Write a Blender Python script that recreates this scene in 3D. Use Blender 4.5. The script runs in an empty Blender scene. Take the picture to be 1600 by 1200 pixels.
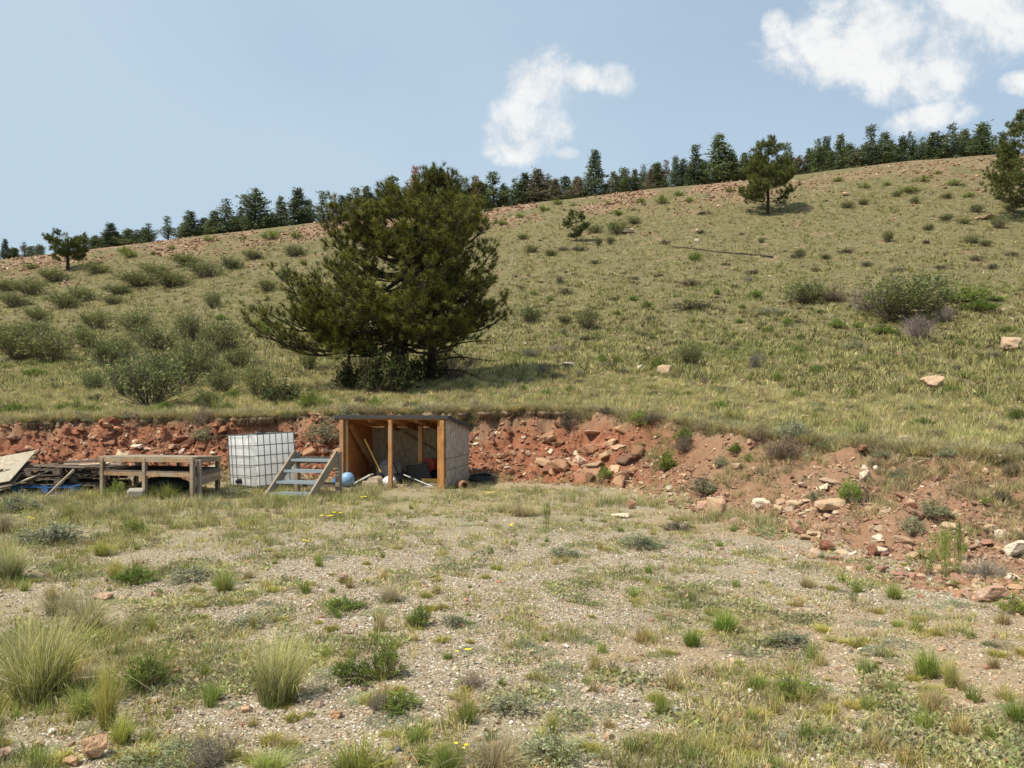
import bpy, bmesh, math, random
import numpy as np
from mathutils import Vector, Matrix
S = bpy.context.scene
COL = S.collection
R = math.radians
# ------------------------------------------------------------------ camera, world, sun, exposure
CH = 1.6                      # eye height
FP, HZ, CX = 1202.0, 637.0, 800.0   # lens in photo pixels, horizon row, centre column
cam = bpy.data.cameras.new('camera'); camo = bpy.data.objects.new('camera', cam); COL.objects.link(camo)
camo.location = (0, 0, CH); camo.rotation_euler = (R(90), 0, 0)
cam.sensor_width = 36; cam.lens = FP/1600*36; cam.shift_y = (HZ-600)/1600; cam.clip_start = .1; cam.clip_end = 3000
S.camera = camo
S.view_settings.view_transform = 'Standard'; S.view_settings.look = 'None'
S.view_settings.exposure = 0.5; S.view_settings.gamma = 1
SUN_EL = R(56); SUN_AZ = math.atan2(-.78, -.5)      # direction towards the sun: x=-.78, y=-.5 (left, a little behind the camera)
sd = Vector((-.78, -.5, 0)).normalized()*math.cos(SUN_EL) + Vector((0, 0, math.sin(SUN_EL)))
sl = bpy.data.lights.new('sun', 'SUN'); sl.energy = 4.3; sl.angle = R(.8); sl.color = (1, .925, .78)
so = bpy.data.objects.new('sun', sl); COL.objects.link(so); so.rotation_euler = sd.to_track_quat('Z', 'Y').to_euler()

class NT:
    def __init__(s, nt): s.nt = nt; s.n = nt.nodes; s.l = nt.links
    def new(s, t, **k):
        n = s.n.new(t)
        for a, v in k.items(): setattr(n, a, v)
        return n
    def link(s, a, b): s.l.new(a, b)
    def _in(s, sock, v):
        if isinstance(v, bpy.types.NodeSocket): s.l.new(v, sock)
        elif v is not None: sock.default_value = v
    def m(s, op, a, b=None, c=None, clamp=False):
        n = s.n.new('ShaderNodeMath'); n.operation = op; n.use_clamp = clamp
        s._in(n.inputs[0], a); s._in(n.inputs[1], b); s._in(n.inputs[2], c); return n.outputs[0]
    def mix(s, f, a, b, bt='MIX'):
        n = s.n.new('ShaderNodeMix'); n.data_type = 'RGBA'; n.blend_type = bt
        s._in(n.inputs[0], f)
        for i, v in ((6, a), (7, b)):
            if isinstance(v, tuple) and len(v) == 3: v = (*v, 1)
            s._in(n.inputs[i], v)
        return n.outputs[2]
    def sm(s, v, a, b, lo=0., hi=1.):
        n = s.n.new('ShaderNodeMapRange'); n.interpolation_type = 'SMOOTHSTEP'
        s._in(n.inputs[0], v); n.inputs[1].default_value = a; n.inputs[2].default_value = b
        n.inputs[3].default_value = lo; n.inputs[4].default_value = hi; return n.outputs[0]
    def noise(s, vec, scale, detail=4, rough=.55, dist=0., col=False):
        n = s.n.new('ShaderNodeTexNoise'); s._in(n.inputs['Vector'], vec)
        n.inputs['Scale'].default_value = scale; n.inputs['Detail'].default_value = detail
        n.inputs['Roughness'].default_value = rough; n.inputs['Distortion'].default_value = dist
        return n.outputs['Color' if col else 'Fac']
    def vor(s, vec, scale, out='Distance', feat='F1'):
        n = s.n.new('ShaderNodeTexVoronoi'); n.feature = feat; s._in(n.inputs['Vector'], vec)
        n.inputs['Scale'].default_value = scale; return n.outputs[out]

W = bpy.data.worlds.new('World'); S.world = W; W.use_nodes = True
def build_world():
    t = NT(W.node_tree); t.n.clear()
    sky = t.new('ShaderNodeTexSky', sky_type='NISHITA'); sky.sun_disc = False
    sky.sun_elevation = SUN_EL; sky.sun_rotation = math.atan2(-.78, -.5) % (2*math.pi)
    sky.air_density = 1.0; sky.dust_density = 1.6; sky.ozone_density = 1.5; sky.altitude = 2400
    tc = t.new('ShaderNodeTexCoord'); sp = t.new('ShaderNodeSeparateXYZ'); t.link(tc.outputs['Generated'], sp.inputs[0])
    x, y, z = sp.outputs
    ya = t.m('MAXIMUM', y, .05)
    a = t.m('DIVIDE', x, ya); b = t.m('DIVIDE', z, ya)      # cloud deck seen ahead, in tangents of bearing and height
    cb = t.new('ShaderNodeCombineXYZ'); t.link(a, cb.inputs[0]); t.link(b, cb.inputs[1])
    v = cb.outputs[0]
    wn = t.noise(v, 9, 5, .55)
    def ell(px, py, rx, ry, k=0.):
        ca, cz = (px-CX)/FP, (HZ-py)/FP
        dx = t.m('SUBTRACT', a, ca); dy = t.m('SUBTRACT', b, cz)
        if k: dy = t.m('ADD', dy, t.m('MULTIPLY', dx, k))
        dx = t.m('DIVIDE', dx, rx/FP); dy = t.m('DIVIDE', dy, ry/FP)
        return t.m('SUBTRACT', 1., t.m('ADD', t.m('POWER', t.m('ABSOLUTE', dx), 2), t.m('POWER', t.m('ABSOLUTE', dy), 2)))
    blobs = [(822, 200, 72, 62, 0), (842, 130, 66, 58, 0), (905, 122, 60, 26, 0), (958, 128, 36, 32, 0), (805, 235, 52, 26, 0), (885, 240, 22, 12, 0),
             (1400, 55, 205, 84, 0), (1320, 95, 130, 50, 0), (1430, 110, 130, 62, 0), (1560, 15, 160, 78, 0), (1215, 45, 30, 36, 0), (1455, 182, 75, 26, -.2), (1600, 130, 50, 22, 0)]
    f = None
    for e in blobs:
        g = ell(*e); f = g if f is None else t.m('MAXIMUM', f, g)
    f = t.m('MAXIMUM', f, -2.5)
    n1 = t.noise(v, 12, 11, .66, .25); n2 = t.noise(v, 5, 3, .5)
    q = t.m('ADD', f, t.m('MULTIPLY', t.m('SUBTRACT', n1, .54), 3.4))
    mask = t.sm(q, -.3, .9)
    front = t.sm(y, .05, .2); mask = t.m('MULTIPLY', mask, front)
    cshade = t.mix(t.sm(n1, .3, .62), (4.2, 4.6, 5.0, 1), (6.1, 6.1, 6.0, 1))
    # high thin veil, whiter to the left and low down
    veil = t.m('MULTIPLY', t.sm(t.noise(v, 1.5, 4, .5, .5), .25, .75), .22)
    lf = t.sm(a, -.75, .6, .88, .60)
    lowz = t.sm(b, .12, .5, .30, 0.)
    vv = t.m('ADD', t.m('ADD', veil, lf), lowz, clamp=True)
    base = t.mix(vv, sky.outputs[0], (3.25, 4.15, 4.95, 1))
    col = t.mix(t.m('MULTIPLY', mask, .93), base, cshade)
    bg = t.new('ShaderNodeBackground'); bg.inputs[1].default_value = .112; t.link(col, bg.inputs[0])
    o = t.new('ShaderNodeOutputWorld'); t.link(bg.outputs[0], o.inputs[0])
build_world()
S.cycles.max_bounces = 6; S.cycles.transparent_max_bounces = 6

# ------------------------------------------------------------------ numeric noise
rng = np.random.default_rng(7); rnd = random.Random(7)
def _h(ix, iy, seed):
    n = (ix.astype(np.int64)*374761393 + iy.astype(np.int64)*668265263 + seed*1442695041) & 0x7fffffff
    n = ((n ^ (n >> 13))*1274126177) & 0x7fffffff
    return ((n ^ (n >> 16)) & 0xffff)/65535.
def vn(x, y, seed=0):
    x0 = np.floor(x); y0 = np.floor(y); fx = x-x0; fy = y-y0; fx = fx*fx*(3-2*fx); fy = fy*fy*(3-2*fy)
    a = _h(x0, y0, seed); b = _h(x0+1, y0, seed); c = _h(x0, y0+1, seed); d = _h(x0+1, y0+1, seed)
    return (a*(1-fx)+b*fx)*(1-fy) + (c*(1-fx)+d*fx)*fy
def fbm(x, y, oct=4, seed=0, g=.5):
    s = 0; a = 1; t = 0
    for i in range(oct):
        s = s + a*vn(x*2**i, y*2**i, seed+i*17); t += a; a *= g
    return s/t - .5            # about -.5 .. .5
def sst(v, a, b):
    t = np.clip((v-a)/(b-a), 0, 1); return t*t*(3-2*t)
# ------------------------------------------------------------------ terrain
def pchip(xk, yk, x):
    h = np.diff(xk); d = np.diff(yk)/h; m = np.zeros_like(yk)
    for i in range(1, len(xk)-1):
        if d[i-1]*d[i] > 0:
            w1 = 2*h[i]+h[i-1]; w2 = h[i]+2*h[i-1]; m[i] = (w1+w2)/(w1/d[i-1]+w2/d[i])
    i = np.clip(np.searchsorted(xk, x)-1, 0, len(h)-1); t = (x-xk[i])/h[i]; t = np.clip(t, 0, 1)
    return (1+2*t)*(1-t)**2*yk[i] + t*(1-t)**2*h[i]*m[i] + t*t*(3-2*t)*yk[i+1] + t*t*(t-1)*h[i]*m[i+1]
PC = np.arange(-600, 2301, 10.)
cc = [-600, 0, 350, 640, 850, 950, 1100, 1200, 1400, 1600, 2300]
YF = np.interp(PC, cc, [16, 16, 16.5, 16.9, 16.4, 15.3, 12.4, 9.9, 8.0, 7.0, 5.8])
YE = np.interp(PC, cc, [17.8, 17.8, 18.1, 18.4, 18.3, 17.7, 15.4, 13.6, 11.6, 10.4, 9.2])
PE = np.interp(PC, cc, [668, 660, 652, 645, 640, 645, 668, 687, 706, 726, 760])
PR = np.interp(PC, [-600, 0, 133, 250, 350, 430, 500, 600, 700, 760, 930, 1000, 1100, 1246, 1348, 1450, 1534, 1600, 2300],
               [478, 408, 394, 378, 367, 357, 352, 345, 338, 331, 310, 302, 292, 277, 265, 253, 247, 246, 215])
YR = np.interp(PC, [-600, 0, 800, 1600, 2300], [104, 104, 108, 98, 94])
ker = np.exp(-.5*(np.arange(-12, 13)/5.)**2); ker /= ker.sum()
def smo(a): return np.convolve(np.pad(a, 12, 'edge'), ker, 'valid')
YF, YE, PE, PR, YR = map(smo, (YF, YE, PE, PR, YR))
YG = np.concatenate([np.arange(0, 25, .02), np.arange(25, 130, .25), np.arange(130, 700, 4)])
TAB = np.zeros((len(PC), len(YG)))
zof = lambda py, Y: CH-(py-HZ)/FP*Y
for i in range(len(PC)):
    yf, ye, pe, pr, yr = YF[i], YE[i], PE[i], PR[i], YR[i]
    ze = zof(pe, ye); xk = [-1, yf-1.2, yf, yf+.42*(ye-yf), ye-.26*(ye-yf), ye-.05, ye+.5]; yk = [0, 0, .05, .30*ze, .60*ze, .97*ze, ze+.03]
    for v, w in ((.13, .07), (.33, .2), (.62, .43), (.825, .69), (1, 1)):
        Y = ye+w*(yr-ye); xk.append(Y); yk.append(zof(pe+(pr-pe)*v, Y))
    zr = yk[-1]; xk += [yr+7, yr+40, 700]; yk += [zr+.5, zr-2, zr-60]
    TAB[i] = pchip(np.array(xk), np.array(yk), YG)
def lut(tab, u, Y=None):
    fi = np.clip((u-PC[0])/10, 0, len(PC)-1.001); i = fi.astype(int); f = fi-i
    if Y is None: return tab[i]*(1-f)+tab[i+1]*f
    Y = np.clip(Y, 0, 699.)
    j = np.clip(np.searchsorted(YG, Y, 'right')-1, 0, len(YG)-2); g = (Y-YG[j])/(YG[j+1]-YG[j])
    return (tab[i, j]*(1-g)+tab[i, j+1]*g)*(1-f) + (tab[i+1, j]*(1-g)+tab[i+1, j+1]*g)*f
def U(X, Y): return CX+FP*X/np.maximum(Y, 3.)
def zones(X, Y):
    """foot distance, edge distance, ridge distance in this bearing"""
    u = U(X, Y); return lut(YF, u), lut(YE, u), lut(YR, u)
def height(X, Y, fine=True):
    X = np.asarray(X, float); Y = np.asarray(Y, float); u = U(X, Y)
    yf, ye, yr = lut(YF, u), lut(YE, u), lut(YR, u)
    nb = sst(Y, yf-1.5, yf)*(1-sst(Y, ye+3, ye+9))
    # wavy bank edge: slide the profile back and forth
    Yw = Y + nb*(fbm(X*.9, Y*.3, 3, 5)*.9 + fbm(X*3.1, Y*1.2, 2, 9)*.35)
    z = lut(TAB, u, Yw)
    hill = sst(Y, ye, ye+12)
    z = z + hill*(fbm(X/9, Y/9, 3, 21)*.10*np.minimum(Y, 90)/12 + fbm(X/2.2, Y/2.2, 2, 31)*.18)*(1-.6*sst(Y, yr-15, yr))
    z = z + (1-nb)*(1-hill)*fbm(X/1.7, Y/1.7, 3, 41)*.07
    if fine:
        bk = sst(Y, yf-.3, yf+.3)*(1-sst(Y, ye-.1, ye+.6))
        r = fbm(X*2.3, Y*2.3, 4, 51, .6); r2 = np.abs(fbm(X*5.5, Y*5.5, 3, 57)); lf_ = 1-.25*sst(u, 1000, 1150)
        r3 = np.abs(fbm(X*13, Y*13, 2, 59)); z = z + bk*lf_*(r*.46 - r2*.32 - r3*.10 + .04)
        z = z + fbm(X*9, Y*9, 2, 61)*.02*sst(Y, 2, 3)*(1-sst(Y, 30, 60))
    return z
def place(px, py):
    """world point where the line of sight through a photo pixel meets the ground"""
    t = (px-CX)/FP; k = (py-HZ)/FP
    Y = np.concatenate([np.arange(2.5, 25, .02), np.arange(25, 125, .1)])
    d = height(t*Y, Y) - (CH-k*Y)
    j = np.argmax(d >= 0)
    if d[j] < 0: j = len(Y)-1
    Y = float(Y[j]); return t*Y, Y, float(height(np.array([t*Y]), np.array([Y]))[0])
def hz(x, y): return float(height(np.array([x]), np.array([y]))[0])
# ------------------------------------------------------------------ object helpers
def tag(o, label=None, cat=None, group=None, kind=None):
    for k, v in (('label', label), ('category', cat), ('group', group), ('kind', kind)):
        if v: o[k] = v
    return o
def empty(name, loc=(0, 0, 0), rz=0):
    o = bpy.data.objects.new(name, None); o.empty_display_size = .2; COL.objects.link(o)
    o.location = loc; o.rotation_euler = (0, 0, rz); return o
def copy_tree(o, parent=None):
    c = o.copy(); COL.objects.link(c); c.parent = parent
    for ch in list(o.children): copy_tree(ch, c)
    return c
def mesh_np(name, V, F, mat, col=None, smooth=False, parent=None, extra=None):
    V = np.asarray(V, np.float32); F = np.asarray(F, np.int32); k = F.shape[1]
    me = bpy.data.meshes.new(name); me.vertices.add(len(V)); me.vertices.foreach_set('co', V.ravel())
    me.loops.add(F.size); me.loops.foreach_set('vertex_index', F.ravel())
    me.polygons.add(len(F)); me.polygons.foreach_set('loop_start', np.arange(0, F.size, k, dtype=np.int32))
    try: me.polygons.foreach_set('loop_total', np.full(len(F), k, np.int32))
    except Exception: pass
    me.polygons.foreach_set('use_smooth', np.full(len(F), smooth))
    if col is not None:
        a = me.color_attributes.new('Col', 'FLOAT_COLOR', 'POINT'); c = np.ones((len(V), 4), np.float32); c[:, :3] = col
        a.data.foreach_set('color', c.ravel())
    for nm, arr in (extra or {}).items():
        a = me.attributes.new(nm, 'FLOAT', 'POINT'); a.data.foreach_set('value', np.asarray(arr, np.float32))
    me.update(calc_edges=True); me.materials.append(mat)
    o = bpy.data.objects.new(name, me); COL.objects.link(o); o.parent = parent; return o
class MB:
    """collects boxes, tubes, lathes and links them as one mesh"""
    def __init__(s): s.bm = bmesh.new()
    def box(s, c, d, rot=None, bevel=0., jit=0.):
        ms = Matrix.LocRotScale(Vector(c), rot.to_quaternion() if rot is not None else None, Vector(d))
        r = bmesh.ops.create_cube(s.bm, size=1, matrix=ms)['verts']
        if jit:
            for v in r: v.co += Vector([rnd.uniform(-jit, jit) for _ in range(3)])
        if bevel:
            es = list({e for v in r for e in v.link_edges}); bmesh.ops.bevel(s.bm, geom=es, offset=bevel, segments=1, affect='EDGES')
        return s
    def bar(s, a, b, w, h, roll=0., bevel=0., jit=0.):
        a = Vector(a); b = Vector(b); d = b-a; q = d.to_track_quat('X', 'Z') @ Matrix.Rotation(roll, 4, 'X').to_quaternion()
        return s.box((a+b)/2, (d.length, w, h), q.to_matrix().to_4x4(), bevel, jit)
    def tube(s, pts, r, seg=8, closed=False, cap=True):
        pts = [Vector(p) for p in pts]; n = len(pts); rs = r if isinstance(r, (list, tuple)) else [r]*n; rings = []; N = None
        for i, p in enumerate(pts):
            if closed: d = pts[(i+1) % n]-pts[i-1]
            else: d = pts[min(i+1, n-1)]-pts[max(i-1, 0)]
            d.normalize()
            if N is None: N = d.orthogonal().normalized()
            else:
                N = N-d*N.dot(d); N = N.normalized() if N.length > 1e-6 else d.orthogonal().normalized()
            B = d.cross(N)
            rings.append([s.bm.verts.new(p+(N*math.cos(2*math.pi*k/seg)+B*math.sin(2*math.pi*k/seg))*rs[i]) for k in range(seg)])
        for i in range(n if closed else n-1):
            A, Bq = rings[i], rings[(i+1) % n]
            for k in range(seg): s.bm.faces.new((A[k], A[(k+1) % seg], Bq[(k+1) % seg], Bq[k]))
        if cap and not closed:
            s.bm.faces.new(rings[0][::-1]); s.bm.faces.new(rings[-1])
        return s
    def lathe(s, prof, mat=None, seg=24):
        """prof: list of (radius, z)"""
        mat = mat or Matrix(); rings = []
        for r_, z in prof: rings.append([s.bm.verts.new(mat @ Vector((r_*math.cos(2*math.pi*k/seg), r_*math.sin(2*math.pi*k/seg), z))) for k in range(seg)])
        for A, Bq in zip(rings, rings[1:]):
            for k in range(seg): s.bm.faces.new((A[k], A[(k+1) % seg], Bq[(k+1) % seg], Bq[k]))
        if prof[0][0] > 1e-4: s.bm.faces.new(rings[0][::-1])
        if prof[-1][0] > 1e-4: s.bm.faces.new(rings[-1])
        return s
    def poly(s, vs, fs):
        v = [s.bm.verts.new(p) for p in vs]
        for f in fs: s.bm.faces.new([v[i] for i in f])
        return s
    def build(s, name, mat, parent=None, smooth=False):
        bmesh.ops.recalc_face_normals(s.bm, faces=s.bm.faces)
        me = bpy.data.meshes.new(name); s.bm.to_mesh(me); s.bm.free(); me.materials.append(mat)
        if smooth: me.polygons.foreach_set('use_smooth', [True]*len(me.polygons))
        o = bpy.data.objects.new(name, me); COL.objects.link(o); o.parent = parent; return o
# ------------------------------------------------------------------ materials
def newmat(name):
    m = bpy.data.materials.new(name); m.use_nodes = True; t = NT(m.node_tree); t.n.clear()
    o = t.new('ShaderNodeOutputMaterial'); p = t.new('ShaderNodeBsdfPrincipled'); t.link(p.outputs[0], o.inputs[0])
    p.inputs['Roughness'].default_value = .85; p.inputs['Specular IOR Level'].default_value = .25
    return m, t, p, o
def bump(t, p, h, strength=.5, dist=.02):
    b = t.new('ShaderNodeBump'); b.inputs['Strength'].default_value = strength; b.inputs['Distance'].default_value = dist
    t.link(h, b.inputs['Height']); t.link(b.outputs[0], p.inputs['Normal'])
def mat_leaf(name, trans=.3, rough=.6, var=.25):
    m, t, p, o = newmat(name)
    at = t.new('ShaderNodeAttribute', attribute_name='Col'); oi = t.new('ShaderNodeObjectInfo')
    c = t.mix(1., at.outputs['Color'], oi.outputs['Color'], 'MULTIPLY')
    g = t.new('ShaderNodeNewGeometry'); n = t.noise(g.outputs['Position'], 2.3, 3)
    c = t.mix(1., c, t.mix(t.sm(n, .3, .7), (1-var, 1-var, 1-var*.8, 1), (1+var, 1+var*.9, 1+var*.5, 1)), 'MULTIPLY')
    t.link(c, p.inputs['Base Color']); p.inputs['Roughness'].default_value = rough; p.inputs['Specular IOR Level'].default_value = .06
    if trans:
        tr = t.new('ShaderNodeBsdfTranslucent'); t.link(c, tr.inputs[0]); mx = t.new('ShaderNodeMixShader'); mx.inputs[0].default_value = trans
        t.link(p.outputs[0], mx.inputs[1]); t.link(tr.outputs[0], mx.inputs[2]); t.link(mx.outputs[0], o.inputs[0])
    return m
M = {}
M['leaf'] = mat_leaf('foliage'); M['grass'] = mat_leaf('grass_blades', .35, .55, .2); M['needle'] = mat_leaf('pine_needles', .12, .5, .2)
def mat_rock():
    m, t, p, o = newmat('sandstone')
    at = t.new('ShaderNodeAttribute', attribute_name='Col'); oi = t.new('ShaderNodeObjectInfo')
    g = t.new('ShaderNodeNewGeometry'); pos = g.outputs['Position']
    n = t.noise(pos, 6, 5, .6); n2 = t.noise(pos, 45, 4, .6)
    c = t.mix(1., at.outputs['Color'], oi.outputs['Color'], 'MULTIPLY')
    c = t.mix(t.sm(n, .35, .68), c, t.mix(1., c, (1.06, .92, .82, 1), 'MULTIPLY'))
    c = t.mix(1., c, t.mix(n2, (.68, .67, .66, 1), (1.28, 1.28, 1.28, 1)), 'MULTIPLY')
    t.link(c, p.inputs['Base Color']); p.inputs['Roughness'].default_value = .92
    bump(t, p, t.m('ADD', t.m('MULTIPLY', n, 1.6), n2), .9, .03)
    return m
M['rock'] = mat_rock()
def mat_bark():
    m, t, p, o = newmat('bark'); tc = t.new('ShaderNodeNewGeometry'); mp = t.new('ShaderNodeMapping'); mp.inputs['Scale'].default_value = (7, 7, 2)
    t.link(tc.outputs['Position'], mp.inputs[0]); n = t.noise(mp.outputs[0], 3, 5, .6); v = t.vor(mp.outputs[0], 2.2)
    c = t.mix(t.sm(t.m('ADD', n, t.m('MULTIPLY', v, .3)), .35, .85), (.016, .013, .011, 1), (.062, .048, .038, 1)); t.link(c, p.inputs['Base Color'])
    bump(t, p, n, .8, .03); return m
M['bark'] = mat_bark()
def mat_wood(name, c1, c2, knots=True, scale=1., rough=.8, weather=None):
    m, t, p, o = newmat(name); tc = t.new('ShaderNodeTexCoord'); ob = tc.outputs['Object']; oi = t.new('ShaderNodeObjectInfo')
    mp = t.new('ShaderNodeMapping'); mp.inputs['Scale'].default_value = (3*scale, 3*scale, 3*scale); t.link(ob, mp.inputs[0])
    n = t.noise(mp.outputs[0], 1.3, 3, .5, .6)
    st = t.new('ShaderNodeMapping'); st.inputs['Scale'].default_value = (40*scale, 40*scale, 3*scale); t.link(ob, st.inputs[0]); g1 = t.noise(st.outputs[0], 1., 4, .6)
    st2 = t.new('ShaderNodeMapping'); st2.inputs['Scale'].default_value = (3*scale, 40*scale, 40*scale); t.link(ob, st2.inputs[0]); g2 = t.noise(st2.outputs[0], 1., 4, .6)
    gr = t.m('MINIMUM', g1, t.m('ADD', g2, .05)); f = t.sm(t.m('ADD', t.m('MULTIPLY', n, .5), t.m('MULTIPLY', gr, .6)), .32, .72)
    c = t.mix(f, c1, c2)
    if knots:
        v = t.vor(ob, 9*scale); c = t.mix(t.sm(v, .05, .14, .75, 0.), c, tuple(x*.35 for x in c1))
    if weather: c = t.mix(t.sm(t.noise(ob, 2.5, 4, .6), .42, .62), c, weather)
    t.link(c, p.inputs['Base Color']); p.inputs['Roughness'].default_value = rough; bump(t, p, gr, .35, .004); return m
M['wood_orange'] = mat_wood('stained_timber', (.22, .088, .028), (.50, .25, .09), weather=(.38, .23, .13))
M['wood_grey'] = mat_wood('weathered_timber', (.16, .115, .075), (.37, .29, .20), weather=(.25, .215, .175))
M['wood_brown'] = mat_wood('brown_timber', (.17, .095, .05), (.40, .26, .15), weather=(.30, .24, .17))
M['wood_pale'] = mat_wood('pale_timber', (.30, .22, .14), (.52, .43, .32), knots=False)
M['wood_dark'] = mat_wood('dark_pallet_timber', (.055, .045, .038), (.20, .155, .115), knots=False)
def mat_osb(name, c1, c2, c3):
    m, t, p, o = newmat(name); tc = t.new('ShaderNodeTexCoord'); ob = tc.outputs['Object']
    mp = t.new('ShaderNodeMapping'); mp.inputs['Scale'].default_value = (1, 1, .38); mp.inputs['Rotation'].default_value = (0, .35, 0); t.link(ob, mp.inputs[0])
    wn = t.noise(ob, 5, 3, .5, 0, True); ad = t.new('ShaderNodeVectorMath', operation='MULTIPLY_ADD'); t.link(wn, ad.inputs[0]); ad.inputs[1].default_value = (.06, .06, .06); t.link(mp.outputs[0], ad.inputs[2])
    v = t.vor(ad.outputs[0], 30, 'Color'); s = t.new('ShaderNodeSeparateColor'); t.link(v, s.inputs[0])
    n = t.noise(ob, 1.7, 4, .6)
    c = t.mix(s.outputs[0], c1, c2); c = t.mix(t.sm(n, .45, .7), c, c3)
    t.link(c, p.inputs['Base Color']); bump(t, p, s.outputs[0], .35, .004); return m
M['osb_grey'] = mat_osb('weathered_strand_board', (.22, .185, .14), (.52, .45, .37), (.38, .33, .275))
M['osb_tan'] = mat_osb('strand_board', (.36, .28, .16), (.60, .49, .32), (.42, .35, .24))  # albedo lifted to stand in for bounce light inside the shed
M['osb_orange'] = mat_osb('bounce_lit_orange_board', (.38, .15, .045), (.60, .27, .095), (.48, .20, .07))  # orange board, warm bounce light under the roof painted into it
M['osb_pale'] = mat_osb('pale_strand_board', (.25, .21, .15), (.44, .38, .29), (.34, .30, .235))
def mat_plain(name, c, rough=.5, metal=0., spec=.4, dirt=.15, bumpy=0.):
    m, t, p, o = newmat(name); g = t.new('ShaderNodeTexCoord'); n = t.noise(g.outputs['Object'], 6, 5, .6)
    cc_ = t.mix(t.m('MULTIPLY', t.sm(n, .4, .75), dirt*2), (*c, 1), tuple(x*.55+.045 for x in c)); t.link(cc_, p.inputs['Base Color'])
    p.inputs['Roughness'].default_value = rough; p.inputs['Metallic'].default_value = metal; p.inputs['Specular IOR Level'].default_value = spec
    if bumpy: bump(t, p, n, bumpy, .01)
    return m
M['felt'] = mat_plain('roofing_felt', (.03, .03, .032), .8, bumpy=.4)
M['galv'] = mat_plain('galvanised_steel', (.36, .42, .45), .5, .5)
M['cage'] = mat_plain('cage_steel', (.10, .105, .105), .5, .2)
M['poly'] = mat_plain('white_polyethylene', (.90, .91, .90), .45, dirt=.04)
def milky():
    t = NT(M['poly'].node_tree); p = next(n for n in t.n if n.type == 'BSDF_PRINCIPLED'); o = next(n for n in t.n if n.type == 'OUTPUT_MATERIAL')
    tr = t.new('ShaderNodeBsdfTranslucent'); tr.inputs[0].default_value = (.96, .96, .94, 1); mx = t.new('ShaderNodeMixShader'); mx.inputs[0].default_value = .62
    t.link(p.outputs[0], mx.inputs[1]); t.link(tr.outputs[0], mx.inputs[2]); t.link(mx.outputs[0], o.inputs[0])
milky()
M['blue'] = mat_plain('blue_plastic', (.04, .16, .42), .4); M['lightblue'] = mat_plain('faded_blue_plastic', (.22, .37, .56), .5)
M['bluepaint'] = mat_plain('blue_painted_wood', (.03, .12, .30), .7)
M['black'] = mat_plain('black_plastic', (.018, .018, .02), .45)
M['red'] = mat_plain('red_plastic', (.42, .09, .06), .5); M['cream'] = mat_plain('cream_plastic', (.62, .52, .42), .5)
M['white'] = mat_plain('white_board', (.68, .68, .66), .6, dirt=.2); M['yellow'] = mat_plain('yellow_paint', (.62, .40, .09), .5)
M['tarp'] = mat_plain('grey_tarpaulin', (.30, .28, .27), .6, bumpy=.6); M['darktarp'] = mat_plain('dark_green_tarpaulin', (.03, .05, .045), .5, bumpy=.6)
M['steel'] = mat_plain('dull_steel', (.35, .36, .37), .4, .7); M['concrete'] = mat_plain('concrete', (.34, .31, .26), .9, bumpy=.5)
M['clay'] = mat_plain('brown_clay_pipe', (.30, .17, .10), .8, dirt=.3)
M['petal'] = mat_plain('yellow_petals', (.85, .66, .02), .6, dirt=0)
M['charred'] = mat_plain('charred_timber', (.03, .024, .02), .9)

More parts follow.
